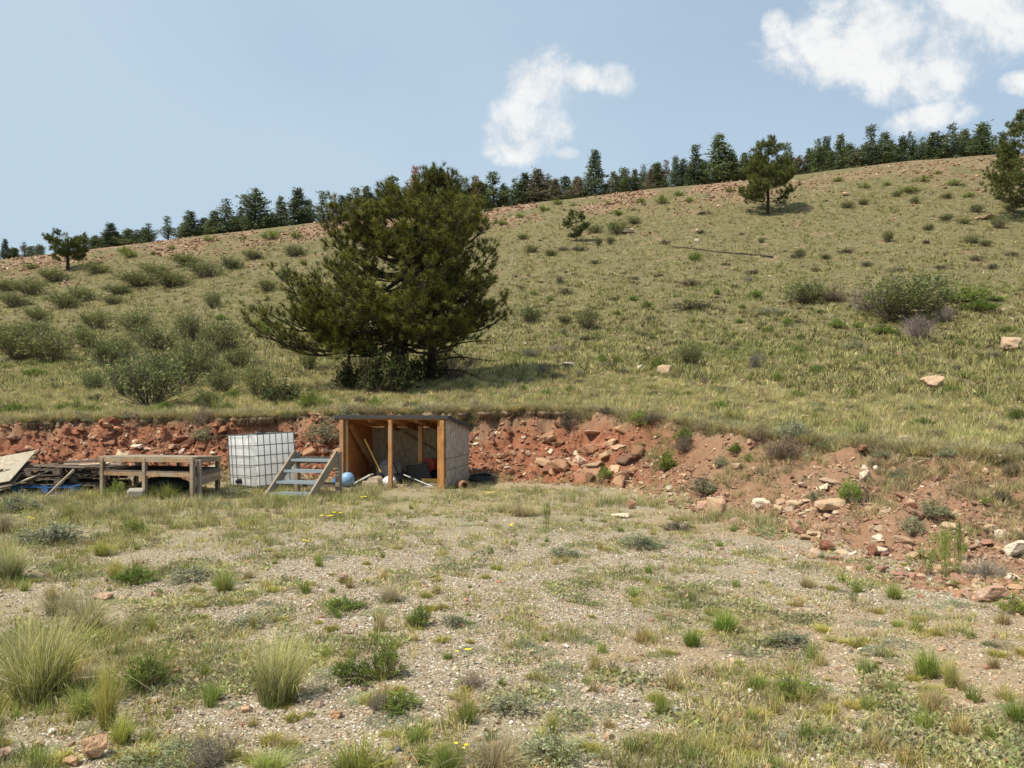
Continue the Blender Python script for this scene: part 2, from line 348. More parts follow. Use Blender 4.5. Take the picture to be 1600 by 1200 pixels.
def mat_ground():
    m, t, p, o = newmat('ground_soil'); g = t.new('ShaderNodeNewGeometry'); pos = g.outputs['Position']
    A = lambda n: t.new('ShaderNodeAttribute', attribute_name=n).outputs['Fac']
    bank, hill, scree, redd, veg = A('bank'), A('hill'), A('scree'), A('red'), A('veg')
    nb = t.noise(pos, .5, 4, .55); nm = t.noise(pos, 2.7, 5, .6); nf = t.noise(pos, 19, 4, .6); nff = t.noise(pos, 90, 3, .6)
    # gravel yard
    vc = t.vor(pos, 62, 'Color'); sc = t.new('ShaderNodeSeparateColor'); t.link(vc, sc.inputs[0]); vd = t.vor(pos, 62)
    peb = t.mix(sc.outputs[0], (.20, .16, .105, 1), (.43, .365, .25, 1)); peb = t.mix(t.sm(sc.outputs[1], .8, .95), peb, (.38, .28, .21, 1))
    peb = t.mix(t.sm(sc.outputs[2], .88, .95), peb, (.66, .62, .56, 1)); peb = t.mix(t.sm(vd, .45, .75, 0., .55), peb, (.17, .13, .10, 1))
    soil = t.mix(nf, (.24, .175, .11, 1), (.42, .32, .21, 1))
    yard = t.mix(t.sm(t.m('ADD', nm, t.m('MULTIPLY', redd, .5)), .55, .8), peb, soil)
    yard = t.mix(t.m('MULTIPLY', veg, t.sm(nm, .3, .6, .25, .8)), yard, t.mix(nf, (.20, .17, .10, 1), (.36, .31, .19, 1)))
    # red cut bank
    bk = t.mix(t.sm(nm, .3, .7), (.18, .068, .038, 1), (.38, .165, .09, 1)); bk = t.mix(t.sm(nf, .35, .7), bk, (.21, .095, .058, 1))
    brn = t.mix(nf, (.20, .115, .07, 1), (.35, .225, .145, 1)); brn = t.mix(t.sm(nm, .5, .7), brn, (.20, .155, .095, 1)); bk = t.mix(redd, brn, bk)
    # dry hillside
    hl = t.mix(t.sm(nm, .35, .65), (.125, .105, .052, 1), (.23, .20, .10, 1)); hl = t.mix(t.sm(nf, .45, .7), hl, (.08, .064, .036, 1))
    n1_ = t.noise(pos, 1.1, 4, .65); hl = t.mix(t.sm(n1_, .52, .68, 0., .6), hl, (.105, .105, .045, 1))
    hl = t.mix(t.sm(nb, .55, .8, 0., .35), hl, (.20, .21, .09, 1))
    vs = t.vor(pos, 2.4, 'Color'); ss = t.new('ShaderNodeSeparateColor'); t.link(vs, ss.inputs[0])
    scr = t.mix(ss.outputs[0], (.21, .12, .08, 1), (.36, .24, .165, 1)); scr = t.mix(t.sm(nf, .5, .8), scr, (.15, .10, .065, 1))
    c = t.mix(bank, yard, bk); c = t.mix(hill, c, hl); c = t.mix(t.m('MULTIPLY', scree, t.sm(nm, .3, .55, .25, 1.)), c, scr)
    t.link(c, p.inputs['Base Color']); p.inputs['Roughness'].default_value = .95; p.inputs['Specular IOR Level'].default_value = .1
    h = t.m('ADD', t.m('MULTIPLY', nf, .5), t.m('ADD', t.m('MULTIPLY', nff, .2), t.m('MULTIPLY', t.m('SUBTRACT', 1., vd), .35)))
    bump(t, p, h, .9, .03); return m
M['ground'] = mat_ground()

# ------------------------------------------------------------------ ground sheet
def masks(X, Y):
    yf, ye, yr = zones(X, Y); u = U(X, Y)
    w = fbm(X*1.1, Y*1.1, 3, 71)*1.1
    bank = sst(Y+w*.7, yf-.25, yf+.25)
    hill = sst(Y+fbm(X*2.5, Y*2.5, 3, 73)*.8+.1*sst(u, 1000, 1250), ye-.15, ye+.3)
    scree = sst(Y+w*6, yr-22, yr-12)*(1-.25*sst(Y+w*2, yr-5, yr-1))*sst(fbm(X/5, Y/5, 4, 75), -.08, .08)*.85*(1-.5*sst(u, 1150, 1300))
    scree = np.maximum(scree, .5*sst(fbm(X/2, Y/2, 3, 79), .22, .28)*sst(Y, ye+25, ye+45))
    red = np.where(bank > .5, (1-sst(u+w*60, 950, 1120)*.85)*(1-.85*sst(Y+w*.4, ye-.42, ye-.1)), sst(fbm(X/2.5, Y/2.5, 3, 77)+.10*sst(Y, 9, 12), .02, .3))
    veg = vegd(X, Y)
    return bank*(1-hill), hill, scree, red, veg
def vegd(X, Y):
    """how much low growth covers the yard here, 0..1"""
    n = fbm(X*.8, Y*.8, 4, 81)
    lft = sst(-X, .6, 3.5); far = sst(Y, 8.3, 10.6)
    return np.clip(sst(n+.26*lft+.30*far-.08, -.02, .3), 0, 1)
def ground():
    th = np.concatenate([np.linspace(-180, -45, 60), np.linspace(-43, -36, 16), np.linspace(-35.5, 35.5, 1150), np.linspace(36, 43, 16), np.linspace(45, 180, 60)])
    th = np.radians(th[:-1])
    r = np.concatenate([[.05, .6, 1.2, 2, 2.6], np.arange(3, 7, .06), np.arange(7, 22, .033), 22*np.exp(np.linspace(.002, math.log(140/22), 420)), np.linspace(146, 640, 30)])
    T, Rr = np.meshgrid(th, r, indexing='ij')
    X = np.sin(T)*Rr; Y = np.cos(T)*Rr
    Z = height(X, np.maximum(Y, 0.))
    bk, hl, sc, rd, vg = masks(X, np.maximum(Y, .01))
    nt, nr = X.shape; idx = np.arange(nt*nr).reshape(nt, nr); nx = np.roll(idx, -1, 0)
    F = np.stack([idx[:, :-1], idx[:, 1:], nx[:, 1:], nx[:, :-1]], -1).reshape(-1, 4)
    V = np.stack([X, Y, Z], -1).reshape(-1, 3)
    o = mesh_np('ground', V, F[:, ::-1], M['ground'], smooth=True, extra=dict(bank=bk.ravel(), hill=hl.ravel(), scree=sc.ravel(), red=rd.ravel(), veg=vg.ravel()))
    # make sure it faces up
    if o.data.polygons[len(F)//2].normal.z < 0: o.data.flip_normals()
    tag(o, kind='structure')
ground()

# ------------------------------------------------------------------ small-shape library (numpy)
def hullmesh(pts):
    bm = bmesh.new(); vs = [bm.verts.new(p) for p in pts]
    res = bmesh.ops.convex_hull(bm, input=vs)
    bmesh.ops.delete(bm, geom=[g for g in set(res['geom_interior']+res['geom_unused']) if isinstance(g, bmesh.types.BMVert) and g.is_valid], context='VERTS')
    bmesh.ops.triangulate(bm, faces=bm.faces); bmesh.ops.recalc_face_normals(bm, faces=bm.faces)
    bm.verts.index_update(); V = np.array([v.co[:] for v in bm.verts]); F = np.array([[v.index for v in f.verts] for f in bm.faces]); bm.free(); return V, F
def slab(seed, n=11, flat=.38):
    r_ = np.random.default_rng(seed); P = r_.normal(size=(n, 3)); P /= np.linalg.norm(P, axis=1)[:, None]
    P = np.sign(P)*np.abs(P)**.62; P *= [.5, .5*r_.uniform(.55, .9), .5*flat*r_.uniform(.7, 1.2)]
    return hullmesh([tuple(p) for p in P])
def pebble(seed):
    r_ = np.random.default_rng(seed); P = r_.normal(size=(10, 3)); P /= np.linalg.norm(P, axis=1)[:, None]
    P *= [.5, .5*r_.uniform(.6, .95), .5*r_.uniform(.45, .75)]; return hullmesh([tuple(p) for p in P])
SLABS = [slab(100+i) for i in range(10)]; CHUNKS = [slab(200+i, 13, .75) for i in range(6)]; PEBS = [pebble(300+i) for i in range(8)]
def rots(n, tilt=.3, r_=rng):
    """random spin about z, then a small random tilt"""
    a = r_.uniform(0, 2*np.pi, n); ax = r_.normal(0, tilt, n); ay = r_.normal(0, tilt, n)
    c, s = np.cos(a), np.sin(a); Z = np.zeros(n); O = np.ones(n)
    Rz = np.stack([c, -s, Z, s, c, Z, Z, Z, O], -1).reshape(n, 3, 3)
    c, s = np.cos(ax), np.sin(ax); Rx = np.stack([O, Z, Z, Z, c, -s, Z, s, c], -1).reshape(n, 3, 3)
    c, s = np.cos(ay), np.sin(ay); Ry = np.stack([c, Z, s, Z, O, Z, -s, Z, c], -1).reshape(n, 3, 3)
    return np.einsum('nij,njk,nkl->nil', Rx, Ry, Rz)
def scatter(name, protos, pos, scale, mat, colors, tilt=.3, label=None, cat=None, smooth=False, parent=None, Rm=None):
    """one stuff object made of many small shapes; protos: list of (V, F[, C]) with C a per-vertex colour factor"""
    n = len(pos); vid = rng.integers(0, len(protos), n); Rm = rots(n, tilt) if Rm is None else Rm
    scale = np.asarray(scale, float); scale = np.repeat(scale[:, None], 3, 1) if scale.ndim == 1 else scale
    Vs, Fs, Cs = [], [], []; off = 0
    for k, pr in enumerate(protos):
        w = np.where(vid == k)[0]
        if not len(w): continue
        V, F = pr[0], pr[1]
        P = np.einsum('nij,nvj->nvi', Rm[w], V[None]*scale[w][:, None, :]) + pos[w][:, None, :]
        Vs.append(P.reshape(-1, 3)); Fs.append((F[None]+(np.arange(len(w))*len(V))[:, None, None]+off).reshape(-1, F.shape[1])); off += P.shape[0]*P.shape[1]
        c = np.repeat(colors[w][:, None, :], len(V), 1)
        if len(pr) > 2: c = c*pr[2][None]
        Cs.append(c.reshape(-1, 3))
    o = mesh_np(name, np.concatenate(Vs), np.concatenate(Fs), mat, np.concatenate(Cs), smooth, parent)
    if label: tag(o, label, cat, kind='stuff')
    return o
def blades(n, seed, h=1., spread=.25, base=.08, width=.01, seg=2, lean=.5, hvar=.4, cb=(1, 1, 1), ct=(1, 1, 1), droop=.35, tipw=.1, dirs=None):
    """a tuft of n tapering blades: triangles only"""
    r_ = np.random.default_rng(seed); a = r_.uniform(0, 2*np.pi, n); rr = base*np.sqrt(r_.uniform(0, 1, n))
    b0 = np.stack([rr*np.cos(a), rr*np.sin(a), np.zeros(n)], -1); a2 = a+r_.normal(0, .6, n)
    L = h*(1-hvar*r_.uniform(0, 1, n)); out = spread*(.25+.75*rr/base)*(1+r_.normal(0, lean, n)); dirv = np.stack([np.cos(a2), np.sin(a2), np.zeros(n)], -1)
    Vs = []; C = []; side = np.stack([-np.sin(a2+r_.normal(0, 1, n)), np.cos(a2+r_.normal(0, 1, n)), np.zeros(n)], -1); side /= np.linalg.norm(side, axis=1)[:, None]
    bv = r_.normal(0, .27, n)
    for i in range(seg+1):
        s = i/seg; c = b0+dirv*(out*L/h*(s**1.6))[:, None]; c[:, 2] += L*(s-droop*np.abs(out)*s**3)
        w = width*(1-s)+width*tipw*s; k = (np.array(cb)*(1-s)+np.array(ct)*s)[None]*(1+bv)[:, None]
        if i < seg:
            Vs += [c-side*w/2, c+side*w/2]; C += [k, k]
        else: Vs.append(c); C.append(k)
    m_ = len(Vs); V = np.stack(Vs, 1).reshape(-1, 3); C = np.clip(np.stack(C, 1).reshape(-1, 3), 0, 3)
    f = []
    for i in range(seg-1): f += [(2*i, 2*i+1, 2*i+3), (2*i, 2*i+3, 2*i+2)]
    f.append((2*seg-2, 2*seg-1, 2*seg)); F = (np.array(f)[None]+(np.arange(n)*m_)[:, None, None]).reshape(-1, 3)
    return V, F, C
def leaves(P, D, size, seed, aspect=.4, cvar=.2, col=(1, 1, 1)):
    """one diamond-ish leaf (2 triangles) at each point P along D"""
    r_ = np.random.default_rng(seed); n = len(P); D = D/np.maximum(np.linalg.norm(D, axis=1), 1e-6)[:, None]
    q = r_.normal(size=(n, 3)); s = np.cross(D, q); s /= np.maximum(np.linalg.norm(s, axis=1), 1e-6)[:, None]
    sz = np.asarray(size)*np.ones(n)*(1+r_.uniform(-.35, .35, n)); a = P; b = P+D*sz[:, None]; m_ = P+D*(sz*.5)[:, None]
    V = np.stack([a, m_-s*(sz*aspect/2)[:, None], b, m_+s*(sz*aspect/2)[:, None]], 1).reshape(-1, 3)
    F = (np.array([[0, 1, 2], [0, 2, 3]])[None]+(np.arange(n)*4)[:, None, None]).reshape(-1, 3)
    c = np.array(col)[None]*(1+r_.normal(0, cvar, n))[:, None]*(1+r_.normal(0, .06, (n, 3))); return V, F, np.repeat(np.clip(c, .004, 3), 4, 0)
def join(*parts):
    V, F, C = [], [], []; o = 0
    for p in parts: V.append(p[0]); F.append(p[1]+o); C.append(p[2]); o += len(p[0])
    return np.concatenate(V), np.concatenate(F), np.concatenate(C)
def tubes(segs, sides=4, col=(1, 1, 1)):
    """segs: (a, b, ra, rb) tapered sticks, as triangles"""
    A = np.array([s[0] for s in segs], float); B = np.array([s[1] for s in segs], float); ra = np.array([s[2] for s in segs]); rb = np.array([s[3] for s in segs])
    d = B-A; d /= np.maximum(np.linalg.norm(d, axis=1), 1e-9)[:, None]; up = np.where(np.abs(d[:, 2:3]) > .9, [[1., 0, 0]], [[0, 0, 1.]])
    s = np.cross(d, up); s /= np.linalg.norm(s, axis=1)[:, None]; t = np.cross(d, s); V = []
    for P, r_ in ((A, ra), (B, rb)):
        for k in range(sides):
            a = 2*math.pi*k/sides; V.append(P+(s*math.cos(a)+t*math.sin(a))*r_[:, None])
    V = np.stack(V, 1).reshape(-1, 3); f = []
    for k in range(sides): q = (k+1) % sides; f += [(k, q, sides+q), (k, sides+q, sides+k)]
    F = (np.array(f)[None]+(np.arange(len(segs))*2*sides)[:, None, None]).reshape(-1, 3)
    return V, F, np.repeat(np.array([col], float), len(V), 0)

# ------------------------------------------------------------------ screen-even random points on the ground (denser near, sparser far)
def pts_view(n, pymin, pymax, pxmin=-60, pxmax=1660, seed=1):
    r_ = np.random.default_rng(seed); px = r_.uniform(pxmin, pxmax, n); k = r_.uniform(0, 1, n)
    return px, k
def yard_points(n, y0, y1, seed, power=1.):
    """points on the flat yard, density falling with distance like the picture's own"""
    r_ = np.random.default_rng(seed); u = r_.uniform(0, 1, n)
    Y = (y0**-power+u*(y1**-power-y0**-power))**(-1/power); px = r_.uniform(-80, 1680, n); X = (px-CX)/FP*Y; return X, Y
def withz(X, Y, dz=0.): return np.stack([X, Y, height(X, Y)+dz], -1)
def keepmask(n, p, seed): return np.random.default_rng(seed).uniform(0, 1, n) < p
# ================================================================== BUILT THINGS
SX = lambda px, Y: (px-CX)/FP*Y
SZ = lambda py, Y: CH-(py-HZ)/FP*Y
# ------------------------------------------------------------------ shed
def shed():
    yaw = -math.atan2(.204, .979); r = empty('open_shed', (-3.45, 15.45, -.02), yaw)
    tag(r, 'low open-fronted timber shed with orange-stained posts and black felt roof backed into the red bank', 'shed')
    Wd, D, HF, HB = 2.2, 1.72, 1.43, 1.19
    def side(x, mat, out, name='side_panel', label=None):
        mb = MB(); t_ = .012
        vs = [(x, 0, .0), (x, D, -.0), (x, D, HB), (x, 0, HF)]; vs2 = [(x+out*t_, y, z) for _, y, z in vs]
        mb.poly(vs+vs2, [(0, 1, 2, 3), (7, 6, 5, 4), (0, 4, 5, 1), (1, 5, 6, 2), (2, 6, 7, 3), (3, 7, 4, 0)])
        o = mb.build(name, mat, r); 
        if label: o['label'] = label
        return o
    side(Wd, M['osb_grey'], 1, label='weathered grey strand-board end wall')
    mb = MB()
    for z in (.62, .40): mb.box((Wd+.0135, D/2, z), (.004, D-.01, .008))
    mb.build('panel_joint', M['charred'], r)
    side(0, M['osb_orange'], -1, label='inner end wall, dark orange with bounce light in its colour')
    MB().box((Wd/2, D-.008, HB/2+.02), (Wd-.01, .012, HB-.05)).build('back_panel', M['osb_tan'], r)
    mb = MB()
    vs = [(-.05, -.06, HF+.012), (Wd+.04, -.06, HF+.012), (Wd+.04, D+.06, HB+.008), (-.05, D+.06, HB+.008)]
    vs2 = [(x, y, z+.014) for x, y, z in vs]; mb.poly(vs+vs2, [(3, 2, 1, 0), (4, 5, 6, 7), (0, 1, 5, 4), (1, 2, 6, 5), (2, 3, 7, 6), (3, 0, 4, 7)])
    rf = mb.build('roof', M['osb_orange'], r)
    mb = MB(); nx, ny = 26, 8; vv = []
    for j in range(ny+1):
        for i in range(nx+1):
            x = -.07+(Wd+.15)*i/nx; y = -.075+(D+.15)*j/ny; z = HF+.033-(HF-HB)*max(y, -.06)/D+rnd.uniform(-.005, .012)
            vv.append((x, y, z))
    fs = [(j*(nx+1)+i, j*(nx+1)+i+1, (j+1)*(nx+1)+i+1, (j+1)*(nx+1)+i) for j in range(ny) for i in range(nx)]
    k = len(vv); fr = [(-.075, x) for x in range(nx+1)]
    for i in range(nx+1): vv.append((-.07+(Wd+.15)*i/nx, -.085, HF-.012-rnd.uniform(0, .03)))
    fs += [(i, k+i, k+i+1, i+1) for i in range(nx)]; k2 = len(vv)
    for j in range(ny+1): y = -.075+(D+.15)*j/ny; vv.append((Wd+.088, y, HF-.02-(HF-HB)*y/D-rnd.uniform(0, .03)))
    fs += [(j*(nx+1)+nx, k2+j, k2+j+1, (j+1)*(nx+1)+nx) for j in range(ny)]
    mb.poly(vv, fs); mb.build('roofing_felt', M['felt'], rf)
    for x in (.62, 1.1, 1.6): MB().bar((x, -.02, HF-.045), (x, D-.03, HB-.055), .04, .085).build('rafter', M['wood_orange'], r)
    MB().box((Wd/2, -.025, HF-.022), (Wd-.02, .035, .05), bevel=.003).build('header', M['wood_orange'], r)
    for x, w in ((.055, .085), (.135, .06), (1.08, .08), (Wd-.135, .06), (Wd-.055, .088)):
        MB().box((x, -.028 if w > .07 else .012, (HF-.05)/2), (w-.004, .085 if w > .07 else .05, HF-.05), bevel=.004).build('post', M['wood_orange'], r)
    MB().box((1.45, .72, .64), (.09, .085, 1.22), bevel=.004).build('post', M['wood_orange'], r)
    MB().box((1.73, D-.045, .58), (.035, .06, 1.12)).build('stud', M['wood_pale'], r)
    MB().box((.45, D-.045, .58), (.035, .06, 1.12)).build('stud', M['wood_orange'], r)
    MB().bar((.75, D-.07, 1.08), (Wd-.04, D-.09, .33), .09, .03, roll=R(0)).build('brace', M['wood_orange'], r)
    MB().bar((.09, .25, 1.28), (.2, D-.2, .18), .03, .11).build('brace', M['wood_orange'], r)
    MB().box((1.14, .05, .015), (2.1, .04, .085), bevel=.004).build('sill', M['wood_grey'], r)
    MB().box((1.7, -.06, -.01), (.95, .05, .07), bevel=.004).build('sill', M['wood_grey'], r)
    MB().box((1.12, .9, .03), (2.12, 1.6, .02)).build('floor_board', M['osb_grey'], r)
    mx = r.matrix_basis.copy(); mx = Matrix.Translation(r.location) @ Matrix.Rotation(yaw, 4, 'Z')
    def inside(o, label, cat, x, y, z, rz=0.):
        p = mx @ Vector((x, y, z)); o.location = p; o.rotation_euler = (0, 0, yaw+rz); tag(o, label, cat); return o
    # crumpled tarp
    def lump(name, mat, dims, seed, amp=.3, res=3):
        bm = bmesh.new(); bmesh.ops.create_icosphere(bm, subdivisions=res+1, radius=.5)
        for v in bm.verts:
            c = v.co.normalized(); n = abs(math.sin(c.x*9+seed)+math.sin(c.y*11+seed*2+c.z*5)+math.sin(c.z*13+c.x*7))*.33
            v.co *= 1-amp*n; v.co.x *= dims[0]; v.co.y *= dims[1]; v.co.z = max(v.co.z, -.35)*dims[2]+.35*dims[2]
        me = bpy.data.meshes.new(name); bm.to_mesh(me); bm.free(); me.materials.append(mat); me.polygons.foreach_set('use_smooth', [True]*len(me.polygons))
        o = bpy.data.objects.new(name, me); COL.objects.link(o); return o
    inside(lump('crumpled_tarp', M['tarp'], (.62, .6, .62), 3), 'crumpled grey tarp heaped under the yellow handle inside the shed', 'tarp', .72, .85, .04)
    inside(lump('cloth_bundle', M['white'], (.3, .3, .24), 8, .35), 'small pale cloth bundle on the shed floor left of the middle post', 'bundle', .93, .3, .04)
    # long handled shovel, yellow handle
    t = empty('shovel'); a, b = Vector((.36, .38, .98)), Vector((.70, .42, .30)); d = (b-a)
    MB().tube([a, b], .019, 8).build('handle', M['yellow'], t); MB().tube([b, b+d*.12], .022, 8).build('socket', M['black'], t)
    bl = MB(); c0 = b+d*.1; u_ = d.normalized(); s_ = Vector((0, 1, 0)); n_ = u_.cross(s_); vv = []
    for i, (k, w) in enumerate(((0, .05), (.05, .10), (.16, .11), (.24, .07), (.29, .0))):
        for j in (-1, -.5, 0, .5, 1): vv.append(c0+u_*k+s_*w*j+n_*(.025*(j*j-.5)))
    bl.poly(vv, [(i*5+j, i*5+j+1, i*5+j+6, i*5+j+5) for i in range(4) for j in range(4)]); bl.build('blade', M['black'], t)
    inside(t, 'long-handled shovel with yellow handle leaning in the left bay of the shed', 'shovel', 0, 0, 0)
    t = empty('rake'); a, b = Vector((.62, .95, .82)), Vector((1.02, .55, .26)); MB().tube([a, b], .014, 6).build('handle', M['black'], t)
    h = MB(); h.bar(b+Vector((-.02, -.16, 0)), b+Vector((-.02, .16, 0)), .02, .02)
    for k in range(9): yy = -.15+k*.0375; h.tube([b+Vector((-.02, yy, 0)), b+Vector((.03, yy, -.07))], .005, 4)
    h.build('head', M['black'], t); inside(t, 'dark-handled rake leaning behind the yellow-handled shovel in the shed', 'rake', 0, 0, 0)
    # white board and split log
    o = MB().box((0, 0, 0), (.46, .20, .03), Matrix.Rotation(R(-28), 4, 'Y'), .004).build('white_board', M['white']); inside(o, 'short white board propped at the left end of the shed floor', 'board', .40, .18, .17)
    mb = MB(); mb.lathe([(.12, -.17), (.125, -.15), (.125, .15), (.12, .17)], Matrix.Rotation(R(90), 4, 'X') @ Matrix.Scale(.8, 4, (0, 1, 0)), 18)
    inside(mb.build('log_round', M['wood_pale'], smooth=False), 'pale cut log lying beside the white board in the shed', 'log', .66, .22, .135)
    o = MB().box((0, 0, .06), (.34, .2, .1), None, .006).build('wooden_block', M['wood_pale']); inside(o, 'pale wooden block on the shed floor in front of the grey tarp', 'block', .62, .02+.12, .04)
    # buckets
    def bucket(name, out, inn, rad, hgt, lying=True):
        t = empty(name); mat_ = Matrix.Rotation(R(90), 4, 'X') @ Matrix.Rotation(R(0), 4, 'X') if lying else Matrix()
        MB().lathe([(rad*.82, 0), (rad*.98, hgt), (rad*1.05, hgt), (rad*1.05, hgt+.02), (rad*.93, hgt+.02)], mat_).build('shell', out, t)
        MB().lathe([(.001, .012), (rad*.79, .012), (rad*.935, hgt+.018)], mat_).build('inner_wall', inn, t)
        pts = [mat_ @ Vector((rad*1.06*math.cos(a), rad*1.06*math.sin(a)*.25+.0, hgt-.01-abs(math.sin(a))*rad*1.0)) for a in np.linspace(0, math.pi, 12)]
        MB().tube(pts, .004, 5).build('handle', M['steel'], t); return t
    t = bucket('bucket', M['red'], M['cream'], .15, .34); inside(t, 'red bucket on its side with pale mouth facing out of the shed right bay', 'bucket', 1.66, 1.25, .43, R(-18))
    o = MB().box((0, 0, .125), (.36, .42, .25), None, .006).build('storage_crate', M['black']); inside(o, 'low black crate under the red bucket in the shed', 'crate', 1.66, 1.15, .04)
    t = bucket('bucket', M['black'], M['steel'], .15, .36, False); inside(t, 'black bucket standing between the two posts of the shed', 'bucket', 1.28, .75, .04)
    o = MB().box((0, 0, .0), (.30, .025, .44), Matrix.Rotation(R(-22), 4, 'Y'), .004).build('black_panel', M['black']); inside(o, 'black flat panel leaning beside the inner post of the shed', 'panel', 1.53, .62, .26)
    o = MB().box((0, 0, .05), (.62, .05, .09), None, .004).build('yellow_beam', M['yellow']); inside(o, 'yellow beam lying on the floor in the right bay of the shed', 'beam', 1.82, .62, .08)
    o = MB().box((0, 0, .02), (.60, .09, .04), None, .004).build('metal_rail', M['steel']); inside(o, 'grey metal rail on the shed floor beneath the yellow beam', 'rail', 1.82, .5, .04)
    o = MB().tube([(1.2, .4, .26), (1.9, .12, .06)], .013, 6).build('metal_rod', M['steel']); inside(o, 'thin grey metal rod slanting across the floor of the right bay of the shed', 'rod', 0, 0, 0)
    o = MB().box((0, 0, .03), (.5, .1, .03), Matrix.Rotation(R(8), 4, 'Z')).build('loose_board', M['wood_pale']); inside(o, 'short loose board on the shed floor right of the middle post', 'board', 1.35, .28, .03)
shed()
# log ring at the shed's corner
x, y = SX(722, 15.2), 15.2
mb = MB(); mb.lathe([(.085, -.16), (.095, -.15), (.095, .16), (.06, .16), (.06, .02), (.0005, .02)], Matrix.Rotation(R(90), 4, 'X') @ Matrix.Rotation(R(0), 4, 'Z'), 18)
o = mb.build('hollow_log', M['clay'], smooth=False); o.location = (x, y, hz(x, y)+.07); o.rotation_euler = (0, 0, R(25)); tag(o, 'short hollow brown log lying at the right front corner of the shed', 'log')
# coil of black hose
def hose():
    x, y = SX(752, 16.1), 16.1; z = hz(x, y); pts = []
    for i in range(85):
        a = i*.26; rr = .25-.0004*i+.02*math.sin(i*.37); pts.append((x+rr*math.cos(a)*1.05, y+rr*math.sin(a)*.8, z+.06+i*.0012+.05*max(0, math.sin(a))+.01*math.sin(i)))
    tag(MB().tube(pts, .019, 6).build('hose_coil', M['black'], smooth=True), 'coil of black hose lying behind the right corner of the shed', 'hose')
hose()
# ------------------------------------------------------------------ stairs
def stairs():
    r = empty('timber_steps', (-4.38, 13.66, .0), R(-12)); tag(r, 'freestanding weathered timber steps with four grey metal treads between the white tank and the shed', 'steps')
    Wd = .80; run, rise = .205, .187
    for s in (0, 1):
        x = s*(Wd+.04)
        mb = MB(); a = Vector((x, -.06, -.02)); b = Vector((x+.13*0, .78, .80))
        h = .13; vs = [(x-.019, -.1, -.02), (x-.019, .08, -.02), (x-.019, .84, .60), (x-.019, .84, .78), (x-.019, .79, .80)]
        vs2 = [(p[0]+.038, p[1], p[2]) for p in vs]; n = 5
        mb.poly(vs+vs2, [tuple(range(n)), tuple(range(2*n-1, n-1, -1))]+[(i, n+i, n+(i+1) % n, (i+1) % n) for i in range(n)])
        o = mb.build('stringer', M['wood_grey'], r)
        MB().box((x+(.045 if s else -.045)*0, .885, .36), (.085, .085, .84), bevel=.004).build('post', M['wood_grey'], r)
    for i in range(4):
        y = .05+run*i; z = .055+rise*i; mb = MB()
        mb.box((Wd/2+.02, y, z+.012), (Wd-.005, .012, .048)); mb.box((Wd/2+.02, y+.22, z+.016), (Wd-.005, .012, .04))
        for k in range(7): mb.box((Wd/2+.02, y+.02+k*.031, z+.028), (Wd-.005, .014, .008))
        for k in range(18): mb.box((.045+k*(Wd-.05)/17, y+.11, z+.022), (.006, .205, .012))
        mb.build('tread', M['galv'], r)
    MB().box((Wd/2+.02, .885, .62), (Wd-.05, .038, .13)).build('ledger', M['wood_dark'], r)
    MB().box((Wd/2+.02, .885, .16), (Wd-.05, .038, .09)).build('ledger', M['wood_dark'], r)
    # shear so that the flight climbs slightly to the right, as it leans
    for c in r.children:
        for v in c.data.vertices: v.co.x += v.co.y*.17
stairs()
